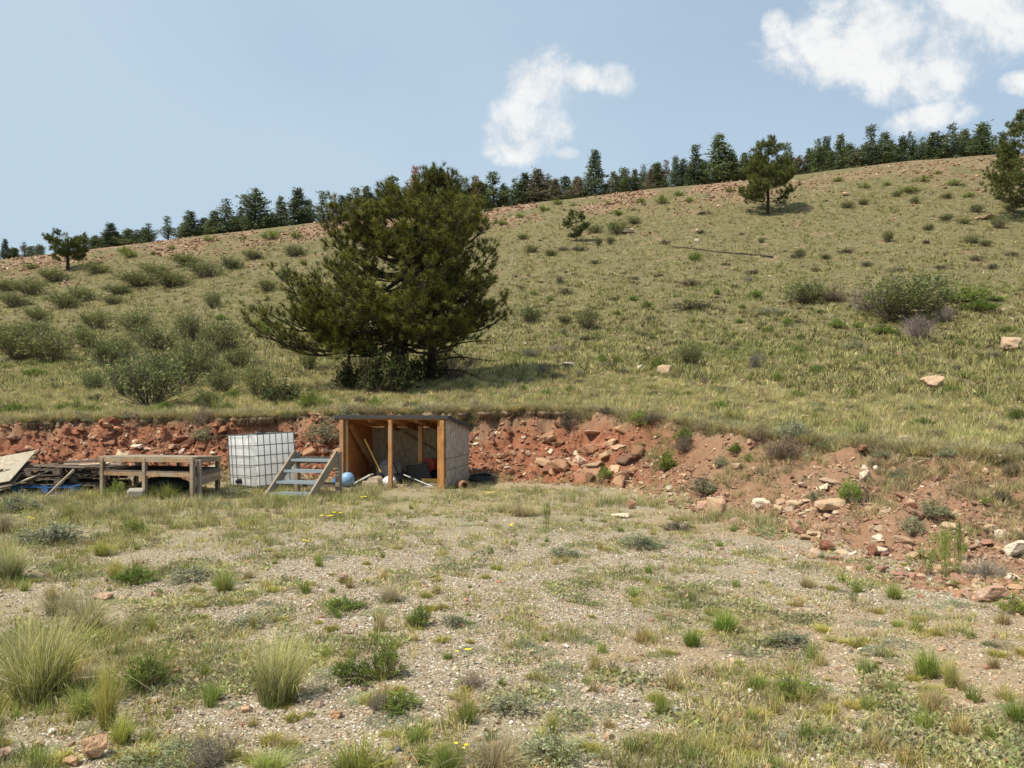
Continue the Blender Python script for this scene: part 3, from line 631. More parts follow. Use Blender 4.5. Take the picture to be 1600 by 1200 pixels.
# ------------------------------------------------------------------ white caged tank
def tank():
    r = empty('caged_tank', (-5.0, 15.02, .01)); tag(r, 'white square plastic liquid tank in a dark wire cage, tilted, behind the timber steps', 'tank')
    A, B, H = .93, 1.27, 1.0
    bm = bmesh.new(); bmesh.ops.create_cube(bm, size=1); 
    for v in bm.verts: v.co = Vector((v.co.x*A, v.co.y*B, v.co.z*H))
    bmesh.ops.bevel(bm, geom=[e for e in bm.edges if abs((e.verts[0].co-e.verts[1].co).z) > .5], offset=.09, segments=5, affect='EDGES')
    bmesh.ops.bevel(bm, geom=[e for e in bm.edges if abs(e.verts[0].co.z-e.verts[1].co.z) < .01 and abs(e.verts[0].co.z) > .5 and e.calc_face_angle(0) > .8], offset=.05, segments=3, affect='EDGES')
    for z in np.linspace(-.48, .48, 22): bmesh.ops.bisect_plane(bm, geom=bm.verts[:]+bm.edges[:]+bm.faces[:], plane_co=(0, 0, z), plane_no=(0, 0, 1))
    for q in np.linspace(-.42, .42, 18):
        bmesh.ops.bisect_plane(bm, geom=bm.verts[:]+bm.edges[:]+bm.faces[:], plane_co=(q, 0, 0), plane_no=(1, 0, 0)); bmesh.ops.bisect_plane(bm, geom=bm.verts[:]+bm.edges[:]+bm.faces[:], plane_co=(0, q, 0), plane_no=(0, 1, 0))
    for v in bm.verts:
        c = v.co; n = fbm(np.array([c.x*3.5+c.y*2.1+7]), np.array([c.z*5.5+3]), 3, 4)[0]*.06
        pil = .012*math.sin(c.z*26)
        s = 1-.03+n+pil*(abs(c.z) < .46); v.co = Vector((c.x*s, c.y*s, c.z*.985))
    bm.normal_update(); me = bpy.data.meshes.new('bladder'); bm.to_mesh(me); bm.free(); me.materials.append(M['poly']); me.polygons.foreach_set('use_smooth', [True]*len(me.polygons))
    ob = bpy.data.objects.new('bladder', me); COL.objects.link(ob); ob.parent = r; ob.location = (0, 0, H/2+.03)
    MB().lathe([(.09, 0), (.09, .035), (.08, .045)], Matrix.Translation((0, 0, H+.02))).build('cap', M['black'], r)
    MB().lathe([(.055, 0), (.055, .05), (.035, .055), (.035, .10), (.001, .10)], Matrix.Translation((-A/2, 0, .12)) @ Matrix.Rotation(R(-90), 4, 'Y')).build('valve', M['black'], r)
    cg = MB(); a, b, q = A/2+.012, B/2+.012, .085
    def ring(z, rr):
        pts = []
        for cx_, cy_, a0 in ((a-q, b-q, 0), (-(a-q), b-q, 90), (-(a-q), -(b-q), 180), (a-q, -(b-q), 270)):
            for k in range(5): an = R(a0+k*22.5); pts.append((cx_+q*math.cos(an), cy_+q*math.sin(an), z))
        cg.tube(pts, rr, 6, closed=True)
    for z in (.035, .235, .44, .62, .82, 1.03): ring(z, .0105 if z > 1 or z < .05 else .009)
    for s in (-1, 1):
        for k in range(7): x = -a+.10+(2*a-.2)*k/6; cg.tube([(x, s*(b+.004), .0), (x, s*(b+.004), 1.03)], .0088, 5)
        for y in (-b+.16, -b+.42, -b+.78, -b+.98, -b+1.12): cg.tube([(s*(a+.004), y, .0), (s*(a+.004), y, 1.03)], .0088, 5)
    cg.build('cage', M['cage'], r)
    p = MB()
    for y in (-.4, 0, .4): p.box((0, y, -.02), (A, .1, .03))
    for x in (-.4, 0, .4): p.box((x, 0, -.075), (.1, B*.95, .08))
    p.build('base', M['cage'], r)
    yaw = R(43); r.rotation_mode = 'XYZ'
    q1 = Matrix.Rotation(R(-3.2), 3, Vector((0, 1, 0))) @ Matrix.Rotation(yaw, 3, 'Z'); r.rotation_euler = q1.to_euler()
    # nearest corner meant to stand at photo column 401, depth 14.9
    rc = q1 @ Vector((-A/2, -B/2, 0)); r.location = Vector((SX(399, 14.75), 14.75, .05))-rc
tank()
# ------------------------------------------------------------------ timber work bench
def bench():
    r = empty('timber_bench', (0, 0, 0)); tag(r, 'weathered timber work bench frame with a lower shelf, left of the white tank', 'bench')
    P = dict(a=(-7.42, 13.95), b=(-6.50, 13.62), c=(-5.50, 13.25), d=(-5.72, 14.95), e=(-7.62, 15.6), f=(-6.62, 15.3))
    g = {k: hz(*v) for k, v in P.items()}
    V = lambda k, z: Vector((*P[k], z))
    tops = dict(a=.715, b=.73, c=.745, d=.645, e=.635, f=.635)
    for k in 'abcdef': MB().box((*P[k], (tops[k]-.02-.1+g[k])/2), (.072, .072, tops[k]-.02+.1-g[k]), Matrix.Rotation(R(-20), 4, 'Z'), .005).build('post', M['wood_grey'], r)
    MB().box((P['c'][0]+.095, P['c'][1]+.05, .33), (.08, .04, .74), Matrix.Rotation(R(-20), 4, 'Z'), .004).build('post', M['wood_grey'], r)
    f = Vector((0, 0, 0))
    def rail(a, b, za, zb, h=.068, off=f, mat='wood_brown', w=.038): MB().bar(V(a, za)+off, V(b, zb)+off, w, h, bevel=.003).build('rail', M[mat], r)
    rail('a', 'c', .655, .69, mat='wood_brown'); rail('a', 'b', .41, .425, off=Vector((0, 0, 0))); rail('b', 'c', .425, .43, off=Vector((0, 0, 0)))
    z0 = Vector((.06, 0, 0)); rail('c', 'd', .675, .60, off=z0); rail('c', 'd', .45, .40, off=z0, mat='wood_dark'); rail('c', 'd', .30, .25, off=z0)
    rail('a', 'e', .64, .59, off=-z0); rail('a', 'e', .41, .37, off=-z0, mat='wood_dark'); rail('e', 'd', .59, .60, off=-f); rail('e', 'd', .37, .39, off=-f, mat='wood_dark')
    # boards of the top and shelf
    def deck(za, zb, zc, zd, name, n=7, gap=.012, mat='wood_grey', ex=.05):
        mb = MB(); A, B, C_, D_ = V('a', za), V('c', zb), V('d', zc), V('e', zd)
        for i in range(n):
            s0, s1 = i/n, (i+1)/n-gap; p0 = A.lerp(D_, (s0+s1)/2); p1 = B.lerp(C_, (s0+s1)/2); dd = (p1-p0).normalized()*ex
            mb.bar(p0-dd, p1+dd, (A-D_).length/n-.014, .024, jit=.003)
        mb.build(name, M[mat], r)
    deck(.712, .742, .645, .635, 'top'); deck(.462, .478, .44, .43, 'shelf', ex=-.03, mat='wood_dark')
    MB().box((-5.62+.03, 14.15, .3), (.02, 1.5, .16), Matrix.Rotation(R(7.4), 4, 'Z')).build('end_board', M['wood_pale'], r)
    o = MB().box((0, 0, .09), (.28, .24, .17), None, .03, .012).build('concrete_block', M['concrete']); x, y = SX(213, 13.55), 13.55; o.location = (x, y, hz(x, y)-.02); o.rotation_euler = (0, 0, .3)
    tag(o, 'pale rough block on the ground beside the middle front post of the timber bench', 'block')
    bm = bmesh.new(); bmesh.ops.create_icosphere(bm, subdivisions=3, radius=.5)
    for v in bm.verts:
        v.co *= 1-.25*abs(math.sin(v.co.x*11)+math.sin(v.co.y*13+v.co.z*9))*.5; v.co = Vector((v.co.x*1.0, v.co.y*.7, (max(v.co.z, -.3)+.3)*.42))
    me = bpy.data.meshes.new('folded_tarp'); bm.to_mesh(me); bm.free(); me.materials.append(M['darktarp']); o = bpy.data.objects.new('folded_tarp', me); COL.objects.link(o)
    o.location = (-6.55, 14.5, hz(-6.55, 14.5)); tag(o, 'dark green folded tarp on the ground under the timber bench', 'tarp')
bench()
# ------------------------------------------------------------------ blue drum
def drum():
    r = empty('blue_drum', (SX(540, 15.4), 15.3, .21)); tag(r, 'blue plastic drum on its side, pale-blue end, between the timber steps and the shed', 'drum')
    m = Matrix.Rotation(R(68), 4, 'Y')
    MB().lathe([(.16, -.30), (.185, -.27), (.19, -.1), (.195, -.08), (.19, -.06), (.19, .06)], m).build('body', M['blue'], r, True)
    MB().lathe([(.19, .065), (.185, .16), (.15, .24), (.09, .285), (.001, .295)], m).build('end', M['lightblue'], r, True)
    r.rotation_euler = (0, 0, R(-35)); r.scale = (.74, .74, .74); r.location.z = .15
drum()
# ------------------------------------------------------------------ pallets
def pallet(mat, blk):
    r = empty('pallet')
    for i in range(7): MB().box((-.52+i*.1733, 0, .132), (.1, 1.0, .019), jit=.004).build('deck_board', M[mat], r)
    for y in (-.46, 0, .46): MB().box((0, y, .108), (1.2, .08, .022)).build('stringer_board', M[mat], r)
    for y in (-.45, 0, .45):
        for x in (-.53, 0, .53): MB().box((x, y, .058), (.13, .095, .075)).build('block', M[blk], r)
        MB().box((0, y, .01), (1.2, .09, .019)).build('bottom_board', M[mat], r)
    return r
pA = pallet('wood_dark', 'wood_dark'); pB = pallet('bluepaint', 'bluepaint'); used = set()
def put_pallet(src, x, y, z, rz, tilt, label):
    o = src if src.name not in used else copy_tree(src); used.add(src.name)
    o.location = (x, y, z); o.rotation_euler = (R(tilt[0]), R(tilt[1]), R(rz)); tag(o, label, 'pallet', 'stacked pallets left of the timber bench')
xA, yA = SX(58, 14.5), 14.7; gA = hz(xA, yA)
put_pallet(pB, xA+.28, yA, gA+.02, 4, (0, 1), 'blue-painted pallet in the leftmost stack, under the brown pallets')
put_pallet(pA, xA+.05, yA+.03, gA+.175, -3, (1, 0), 'dark pallet in the middle of the leftmost stack, on the blue one')
put_pallet(pA, xA-.02, yA, gA+.33, 2, (0, -1.5), 'weathered pallet on top of the leftmost stack')
xB, yB = SX(124, 14.8), 15.0; gB = hz(xB, yB)
put_pallet(pA, xB+.05, yB, gB+.02, -6, (0, 0), 'dark pallet at the bottom of the stack nearest the timber bench')
put_pallet(pA, xB, yB+.02, gB+.175, 5, (1, 1), 'dark pallet in the middle of the stack nearest the timber bench')
put_pallet(pA, xB+.03, yB, gB+.33, -2, (-1, 2), 'dark pallet on top of the stack nearest the timber bench')
for i, (px, dy, ln, rz, zz, lb, mt) in enumerate([(112, -.35, 1.25, 6, .50, 'long grey board lying along the front of the pallet stack nearest the bench', 'wood_grey'),
        (130, -.1, .95, -5, .52, 'pale split board lying on the pallet stack nearest the bench', 'wood_pale'), (140, .2, .8, 14, .55, 'brown plank lying askew on the pallet stack nearest the bench', 'wood_dark'),
        (52, -.3, 1.1, -4, .52, 'dark board lying on the leftmost pallet stack', 'wood_dark'), (148, -.42, .5, 18, .54, 'short pale board end at the right edge of the pallets', 'wood_pale')]):
    y = 14.8+dy; o = MB().box((0, 0, 0), (ln, .15, .03), jit=.006).build('loose_board', M[mt]); x = SX(px, y); o.location = (x, y, hz(x, y)+zz); o.rotation_euler = (R(rnd.uniform(-8, 8)), R(rnd.uniform(-5, 3)), R(rz)); tag(o, lb, 'board')
x, y = SX(89, 14.0), 14.0
o = MB().bar((-.17, -.1, -.02), (.17, .25, .47), .04, .035).build('leaning_stick', M['wood_pale']); o.location = (x, y, hz(x, y)); tag(o, 'pale thin stick leaning on the gap between the two pallet stacks', 'stick')
# strand board sheets
o = MB().box((0, 0, 0), (2.0, .95, .016)).build('plywood_sheet', M['osb_pale']); o.location = (SX(4, 14.2)-.62, 14.35, .36); o.rotation_euler = (R(33), R(-10), R(-6)); tag(o, 'pale weathered strand-board sheet leaning at the left edge of the pallets', 'board sheet')
o = MB().box((0, 0, 0), (1.7, .8, .02)).build('plywood_sheet', M['wood_dark']); o.location = (SX(12, 14.2)-.55, 14.2, .20); o.rotation_euler = (R(30), R(-13), R(-2)); tag(o, 'dark board sheet underneath the pale strand-board sheet at the left edge', 'board sheet')
o = MB().bar((-.2, -.1, -.12), (.42, .5, .22), .12, .02).build('leaning_board', M['wood_pale']); x, y = SX(14, 13.9), 13.9; o.location = (x, y, hz(x, y)+.22); tag(o, 'narrow pale board sloping in front of the strand-board sheets at the left edge', 'board')
# fallen pole on the hill
def pole():
    pts = []
    for i in range(14):
        px = 1048+i*12.3; py = 387+i*1.25+rnd.uniform(-.8, .8); X, Y, Z = place(px, py); pts.append((X, Y, Z+.1))
    n = len(pts); yy = np.polyfit(range(n), [p[1] for p in pts], 1); pts = [(SX(1048+i*12.3, yy[0]*i+yy[1]), yy[0]*i+yy[1], hz(SX(1048+i*12.3, yy[0]*i+yy[1]), yy[0]*i+yy[1])+.09) for i in range(n)]
    tag(MB().tube(pts, [.035+.035*i/n for i in range(n)], 7).build('fallen_pole', M['charred'], smooth=True), 'long dark fallen pole lying across the middle of the grassy hillside', 'pole')
pole()
# ================================================================== STUFF: gravel, rubble, grass, ground cover
def hill_points(n, seed, v0=0., v1=1., pxmin=-70, pxmax=1670):
    r_ = np.random.default_rng(seed); px = r_.uniform(pxmin, pxmax, n); k = r_.uniform(v0, v1, n); X = np.zeros(n); Y = np.zeros(n)
    cols = np.linspace(pxmin, pxmax, 120); ci = np.clip(np.round((px-pxmin)/(pxmax-pxmin)*119).astype(int), 0, 119)
    for c in range(120):
        w = np.where(ci == c)[0]
        if not len(w): continue
        u = np.array([cols[c]]); ye, yr = lut(YE, u)[0], lut(YR, u)[0]; yy = np.linspace(ye-.1, yr+2, 500); t = (cols[c]-CX)/FP
        py = HZ-(height(t*yy, yy, False)-CH)/yy*FP; d = np.maximum(np.diff(py)*-1, .004); cum = np.concatenate([[0], np.cumsum(d)]); cum /= cum[-1]
        Y[w] = np.interp(k[w], cum, yy)
    X = (px-CX)/FP*Y; return X, Y
def pick(cols, n, seed, var=.12):
    r_ = np.random.default_rng(seed); c = np.array([x[:3] for x in cols]); w = np.array([x[3] for x in cols]); w = w/w.sum()
    return np.clip(c[r_.choice(len(c), n, p=w)]*(1+r_.normal(0, var, (n, 1)))*(1+r_.normal(0, var*.25, (n, 3))), .01, 1)
STONE_G = [(.50, .435, .32, 5), (.62, .56, .44, 3), (.33, .28, .21, 3), (.44, .34, .235, 2.5), (.20, .185, .175, 1.4), (.38, .23, .16, .5), (.74, .71, .64, 1)]
STONE_R = [(.33, .165, .10, 4), (.40, .26, .17, 3.5), (.50, .40, .29, 2.0), (.21, .095, .06, 4), (.28, .135, .08, 3.5), (.62, .56, .47, .6)]
STONE_B = [(.25, .165, .11, 4), (.34, .235, .165, 4), (.20, .12, .08, 3), (.44, .33, .23, 2)]
STONE_O = [(.40, .24, .15, 4), (.48, .33, .22, 4), (.30, .16, .10, 3), (.58, .48, .36, 1.6), (.24, .15, .10, 2)]
STONE_T = [(.44, .315, .215, 4), (.50, .39, .275, 3), (.36, .22, .15, 3.5), (.28, .17, .12, 2.5), (.62, .56, .46, .8)]
def gravel():
    P = []; Sz = []
    for n, y0, y1, s0, s1, seed, pw in ((42000, 3.0, 6.2, .008, .022, 1, -1.4), (36000, 6.0, 11.5, .011, .027, 2, .2), (1800, 3.0, 12., .026, .05, 3, -.5)):
        X, Y = yard_points(n, y0, y1, seed, pw); v = vegd(X, Y); yf, _, _ = zones(X, Y)
        k = (np.random.default_rng(seed+50).uniform(0, 1, n) < 1.0-.72*v) & (Y < yf+.2); X, Y = X[k], Y[k]
        s = np.random.default_rng(seed+9).uniform(s0, s1, len(X))*np.random.default_rng(seed+10).uniform(.7, 1.25, len(X)); P.append(withz(X, Y, s*.12)); Sz.append(s)
    P = np.concatenate(P); Sz = np.concatenate(Sz); n = len(P)
    scatter('gravel', PEBS, P, Sz, M['rock'], pick(STONE_G, n, 5), .35, 'pale loose gravel spread over the level yard', 'gravel')
gravel()
def bank_points(n, seed, pxa=-70, pxb=1670, lo=-.3, hi=1.0, lopow=1.):
    r_ = np.random.default_rng(seed); px = r_.uniform(pxa, pxb, n); yf = lut(YF, px); ye = lut(YE, px)
    Y = yf+(ye-yf)*(lo+(hi-lo)*r_.uniform(0, 1, n)**lopow); return (px-CX)/FP*Y, Y
def rubble():
    P, Sz, C = [], [], []
    for n, a, b, lo, hi, pw, s0, s1, cs, seed in ((8000, -70, 1010, -.15, .95, 1., .015, .085, STONE_R, 11), (1100, -70, 1010, 0, .9, .9, .08, .17, STONE_R, 12),
            (6000, 980, 1670, -.35, .62, 1.1, .012, .05, STONE_T, 13), (1500, 1000, 1670, -.3, .6, 1.2, .05, .13, STONE_T, 14), (9000, 980, 1670, .0, 1., 1., .012, .055, STONE_B, 15), (700, 980, 1670, .1, .95, 1., .05, .12, STONE_T, 16)):
        X, Y = bank_points(n, seed, a, b, lo, hi, pw)
        k = fbm(X*1.6, Y*2.2, 3, seed) > (-.09 if a < 0 else -.04); X, Y = X[k], Y[k]; r_ = np.random.default_rng(seed+3)
        s = s0+(s1-s0)*r_.uniform(0, 1, len(X))**2; P.append(withz(X, Y, s*.10)); Sz.append(s*1.25); C.append(pick(cs, len(X), seed))
    # stray stones on the yard and the slope
    X, Y = yard_points(420, 3.2, 14, 17, .5); s = np.random.default_rng(4).uniform(.03, .07, len(X)); P.append(withz(X, Y, s*.1)); Sz.append(s); C.append(pick(STONE_T, len(X), 18))
    X, Y = hill_points(2600, 19); s = np.random.default_rng(5).uniform(.05, .22, len(X)); P.append(withz(X, Y, s*.1)); Sz.append(s); C.append(pick(STONE_T, len(X), 20))
    P = np.concatenate(P); Sz = np.concatenate(Sz); C = np.concatenate(C)
    scatter('rubble', SLABS+CHUNKS[:3], P, Sz, M['rock'], C, .45, 'small broken red and tan stones littering the cut bank and slope', 'rubble')
    X, Y = hill_points(26000, 21, .80, 1.0); bk, hl, sc, rd, vg = masks(X, Y); k = np.random.default_rng(6).uniform(0, 1, len(X)) < sc*1.05; X, Y = X[k], Y[k]
    s = .10+.38*np.random.default_rng(7).uniform(0, 1, len(X))**2; scatter('scree', SLABS[:5], withz(X, Y, s*.15), s*1.1, M['rock'], pick([(.33, .20, .13, 4), (.38, .28, .19, 3), (.22, .14, .095, 3), (.45, .38, .28, 1.2)], len(X), 22), .5,
            'band of broken reddish scree along the top of the hill', 'scree')
rubble()
GL = [(.52, .46, .22, 6), (.38, .36, .145, 4), (.60, .54, .31, 3), (.20, .235, .07, 2), (.25, .20, .12, 2)]
GH = [(.42, .39, .175, 5), (.31, .305, .12, 4), (.52, .48, .265, 3), (.09, .105, .035, 2.8), (.14, .115, .065, 2.2)]
def hill_grass():
    V1 = [blades(20, 400+i, .16, .10, .07, .011, 1, cb=(.9, .88, .85), ct=(1.15, 1.12, 1.1)) for i in range(5)]
    V2 = [blades(8, 410+i, .24, .22, .16, .042, 1, cb=(.8, .8, .75), ct=(1.1, 1.1, 1.1)) for i in range(5)]
    for nm, protos, n, v0, v1, seed, sc0, lb in (('grass', V1, 26000, 0., .34, 31, (.6, 1.35), 'short tan-green bunch grass covering the lower hillside'), ('grass', V2, 62000, .2, .985, 32, (.7, 1.3), 'thin dry grass covering the upper hillside')):
        X, Y = hill_points(n, seed, v0, v1); g = fbm(X*.22, Y*.22, 4, 91); f = fbm(X*1.2, Y*1.2, 3, 93)
        bk, hl, sc, rd, vg = masks(X, Y); r_ = np.random.default_rng(seed+1)
        k = (r_.uniform(0, 1, n) < (.80 if seed == 31 else .60)+f*2.2) & (r_.uniform(0, 1, n) > sc*.85) & (hl > .4); X, Y, g, f = X[k], Y[k], g[k], f[k]; m_ = len(X)
        c = pick(GL if seed == 31 else GH, m_, seed+2); gr = sst(g+f*.4, .05, .25)[:, None]; c = c*(1-gr*.5)+np.array([.20, .25, .07])*gr*.55
        s = r_.uniform(*sc0, m_); scatter(nm, protos, withz(X, Y, -.01), s, M['grass'], c, .12, lb, 'grass')
    # turf along the lip of the bank and down its face in places
    X, Y = bank_points(6000, 35, lo=.97, hi=1.2); k = fbm(X*1.5, Y*.8, 3, 36) > -.12; X, Y = X[k], Y[k]
    scatter('turf', [blades(26, 420+i, .20, .16, .07, .010, 2, cb=(.8, .75, .7), droop=.9) for i in range(4)], withz(X, Y, -.02), np.random.default_rng(3).uniform(.6, 1.3, len(X)), M['grass'], pick([(.46, .40, .23, 4), (.32, .26, .17, 3), (.52, .47, .27, 3), (.30, .31, .13, 1.5)], len(X), 37), .3,
            'dry turf hanging over the lip of the cut bank', 'turf')
    X, Y = bank_points(2700, 38, 960, 1670, .2, 1.05, .6); k = fbm(X*1.3, Y*1.3, 3, 39) > .07; X, Y = X[k], Y[k]
    scatter('bank_grass', [blades(22, 425+i, .17, .12, .06, .009, 2, cb=(.8, .75, .7), droop=.6) for i in range(4)], withz(X, Y, -.01), np.random.default_rng(4).uniform(.4, 1.1, len(X)), M['grass'], pick([(.52, .44, .25, 4), (.38, .31, .20, 3), (.42, .40, .19, 2), (.26, .29, .11, 1)], len(X), 40), .3,
            'dry grass rooted on the dirt slope at the right', 'grass')
hill_grass()
def lip():
    us = np.arange(-70, 1680, 1.2); ye = lut(YE, us); Y = ye.copy()
    for _ in range(12): X = (us-CX)/FP*Y; Y = ye+.1-(fbm(X*.9, Y*.3, 3, 5)*.9+fbm(X*3.1, Y*1.2, 2, 9)*.35)
    X = (us-CX)/FP*Y; z = height(X, Y+.12, False); d = np.stack([X, Y], -1); d /= np.linalg.norm(d, axis=1)[:, None]
    o = np.clip(fbm(us/38, us*0, 3, 201)*1.0+.10+.10*fbm(us/6, us*0, 2, 203), -.12, .42)*(1-.35*sst(us, 1000, 1200)); j = lambda sd_, a: a*fbm(us/3.1, us*0+sd_, 2, 205)
    sec = [(.55, -.06), (.2, .015), (-.3, .02), (-.85, -.02), (-1.0, -.07), (-.8, -.14), (.3, -.30)]; V = []
    for i, (k, dz) in enumerate(sec):
        off = k*np.maximum(o, .02) if k < 0 else np.full(len(us), k); P = d*off[:, None]; V.append(np.stack([X+P[:, 0], Y+P[:, 1], z+dz+j(i*7, .05)*(i > 1)-(o < 0)*.15], -1))
    m_ = len(us); V = np.concatenate(V); idx = np.arange(len(sec)*m_).reshape(len(sec), m_); F = np.stack([idx[:-1, :-1], idx[:-1, 1:], idx[1:, 1:], idx[1:, :-1]], -1).reshape(-1, 4)
    hl = np.repeat([1, 1, 1, .6, .1, 0, 0], m_).astype(float); zz = np.zeros(len(V)); ob = mesh_np('turf_lip', V, F, M['ground'], smooth=True, extra=dict(bank=1-hl, hill=hl, scree=zz, red=zz, veg=zz)); tag(ob, 'ragged overhanging lip of turf and roots along the top of the cut bank', 'turf', kind='stuff')
    r_ = np.random.default_rng(207); w = r_.integers(0, m_, 5200); k = r_.uniform(-.95, .6, len(w)); ok = o[w] > 0; w, k = w[ok], k[ok]; off = np.where(k < 0, k*o[w], k); P = np.stack([X[w]+d[w, 0]*off, Y[w]+d[w, 1]*off, z[w]-.005], -1)
    scatter('lip_grass', [blades(24, 428+i, .17, .13, .06, .010, 2, cb=(.75, .7, .65), droop=.9) for i in range(4)], P, r_.uniform(.5, 1.2, len(w)), M['grass'], pick([(.52, .45, .23, 4), (.40, .35, .16, 3), (.34, .27, .15, 2), (.28, .29, .10, 1.5)], len(w), 41), .25, 'dry grass fringe on the overhanging lip', 'grass')
    w = r_.integers(0, m_, 2600); w = w[o[w] > .03]; P = np.stack([X[w]-d[w, 0]*o[w]*.9, Y[w]-d[w, 1]*o[w]*.9, z[w]-.06], -1); sc = np.stack([np.ones(len(w)), np.ones(len(w)), -np.ones(len(w))], -1)*r_.uniform(.4, 1.1, len(w))[:, None]
    scatter('roots', [blades(16, 470+i, .2, .08, .06, .007, 2, cb=(1, 1, 1), droop=.1) for i in range(3)], P, sc, M['grass'], pick([(.16, .11, .07, 4), (.24, .18, .11, 3), (.10, .07, .045, 2)], len(w), 42), .25, 'dark roots hanging from the overhanging lip', 'roots')
lip()
def yard_cover():
    # grey-green leafy mats, low grass wisps
    def mat_proto(seed, n=34, r=.09):
        r_ = np.random.default_rng(seed); a = r_.uniform(0, 6.28, n); q = r*np.sqrt(r_.uniform(0, 1, n)); P = np.stack([q*np.cos(a), q*np.sin(a), r_.uniform(.0, .022, n)*(1.2-q/r)], -1)
        D = r_.normal(size=(n, 3))*[1, 1, .4]; D[:, 2] = np.abs(D[:, 2])+.35; return leaves(P, D, .026, seed, .42, .18)
    X, Y = yard_points(15000, 3.1, 15.5, 41, .35); yf, _, _ = zones(X, Y); n = len(X); q = fbm(X*1.9, Y*1.9, 3, 43)+.16*vegd(X, Y); k = (q > .15) & (Y < yf+.6); X, Y = X[k], Y[k]
    scatter('ground_cover', [mat_proto(430+i) for i in range(6)], withz(X, Y), np.random.default_rng(8).uniform(.7, 1.4, len(X)), M['leaf'], pick([(.34, .34, .18, 4), (.42, .40, .24, 3), (.27, .29, .11, 2), (.46, .40, .25, 1.5)], len(X), 44), .1,
            'low grey-green leafy mats creeping over the gravel', 'ground cover')
    X, Y = yard_points(17000, 3.1, 17.5, 45, .3); yf, ye, _ = zones(X, Y); q = fbm(X*1.3, Y*1.3, 4, 47)+.22*vegd(X, Y); u = U(X, Y)
    k = (q > .16) & (Y < yf+.5); X, Y = X[k], Y[k]; n = len(X); s = np.random.default_rng(9).uniform(.45, 1.15, n)*(1+.5*sst(Y, 9, 13))*(.8+.5*sst(-X, 1, 4))
    scatter('sparse_grass', [blades(16, 440+i, .10, .07, .045, .0055, 2, cb=(.8, .8, .75), ct=(1.1, 1.1, 1.05)) for i in range(6)], withz(X, Y, -.005), s, M['grass'], pick([(.40, .36, .17, 4), (.31, .32, .11, 4), (.48, .42, .24, 2), (.20, .26, .07, 2), (.30, .23, .14, 1)], n, 48), .15,
            'sparse short grass between the stones of the yard', 'grass')
    X, Y = yard_points(19000, 3.1, 16.5, 51, .15); yf, ye, _ = zones(X, Y); q = fbm(X*2.6, Y*2.6, 3, 52)+.14*vegd(X, Y); k = (q > .05) & (Y < yf+.2); X, Y = X[k], Y[k]; n = len(X)
    scatter('sprouts', [blades(11, 460+i, .045, .045, .03, .0055, 1, cb=(.85, .85, .8), ct=(1.15, 1.15, 1.1)) for i in range(6)], withz(X, Y, -.002), np.random.default_rng(12).uniform(.5, 1.5, n)*(1+.5*sst(Y, 6, 12)), M['grass'], pick([(.46, .41, .16, 4), (.38, .36, .13, 3), (.54, .46, .27, 3), (.24, .27, .09, 1.5), (.34, .26, .15, 1.5)], n, 53), .2,
            'fine yellow-green and straw sprouts among the gravel', 'sprouts')
    X, Y = yard_points(9000, 9.5, 17.2, 55, .2); yf, ye, _ = zones(X, Y); k = (Y > yf-3.2-2*sst(-X, 0, 5)) & (Y < yf+.35) & (fbm(X*1.1, Y*1.1, 3, 56) > -.01); X, Y = X[k], Y[k]; n = len(X)
    scatter('tall_grass', [blades(18, 450+i, .2, .11, .06, .007, 2, cb=(.8, .8, .75), ct=(1.15, 1.1, 1.0)) for i in range(5)], withz(X, Y, -.005), np.random.default_rng(9).uniform(.45, 1.25, n), M['grass'], pick([(.46, .41, .24, 4), (.33, .34, .17, 4), (.54, .47, .30, 3), (.25, .29, .12, 2)], n, 58), .15,
            'taller grass growing along the foot of the cut bank', 'grass')
yard_cover()

LMY = [('tall left grass bunch', 62, 1060), ('tall narrow yellow clump', 168, 1120), ('large dense grass clump', 432, 1080), ('round bright green bush', 212, 905), ('upright dark green tuft', 656, 975), ('wide green leafy plant', 560, 1060), ('two small yellow flowers', 724, 1030), ('bottom-edge yellow flower', 717, 1185),
       ('round leafy mat', 866, 1050), ('lower centre yellow tuft', 862, 1145), ('right-middle green clump', 1125, 985), ('dark green low bush', 1240, 1080), ('lower-right clump', 1455, 1060), ('pinkish boulder', 1551, 935), ('tall weed', 1480, 900), ('clump of bent straw stalks', 1262, 915),
       ('large orange stone', 148, 1180), ('pink flat stone', 160, 935), ('pinkish rounded stone', 536, 905), ('timber steps', 460, 790), ('timber bench', 240, 790), ('pallets', 80, 790), ('shed', 620, 780), ('thin white slab', 970, 806), ('wide grey-green grass patch', 80, 850), ('olive-green plant', 208, 830), ('grey woolly plant', 1225, 1000), ('grass cut by the right edge', 1590, 1125), ('grey grass hump', 880, 868), ('pale dry grass bunch', 138, 980), ('yellow-brown tuft near centre', 770, 930), ('small orange stone at left', 275, 1050)]
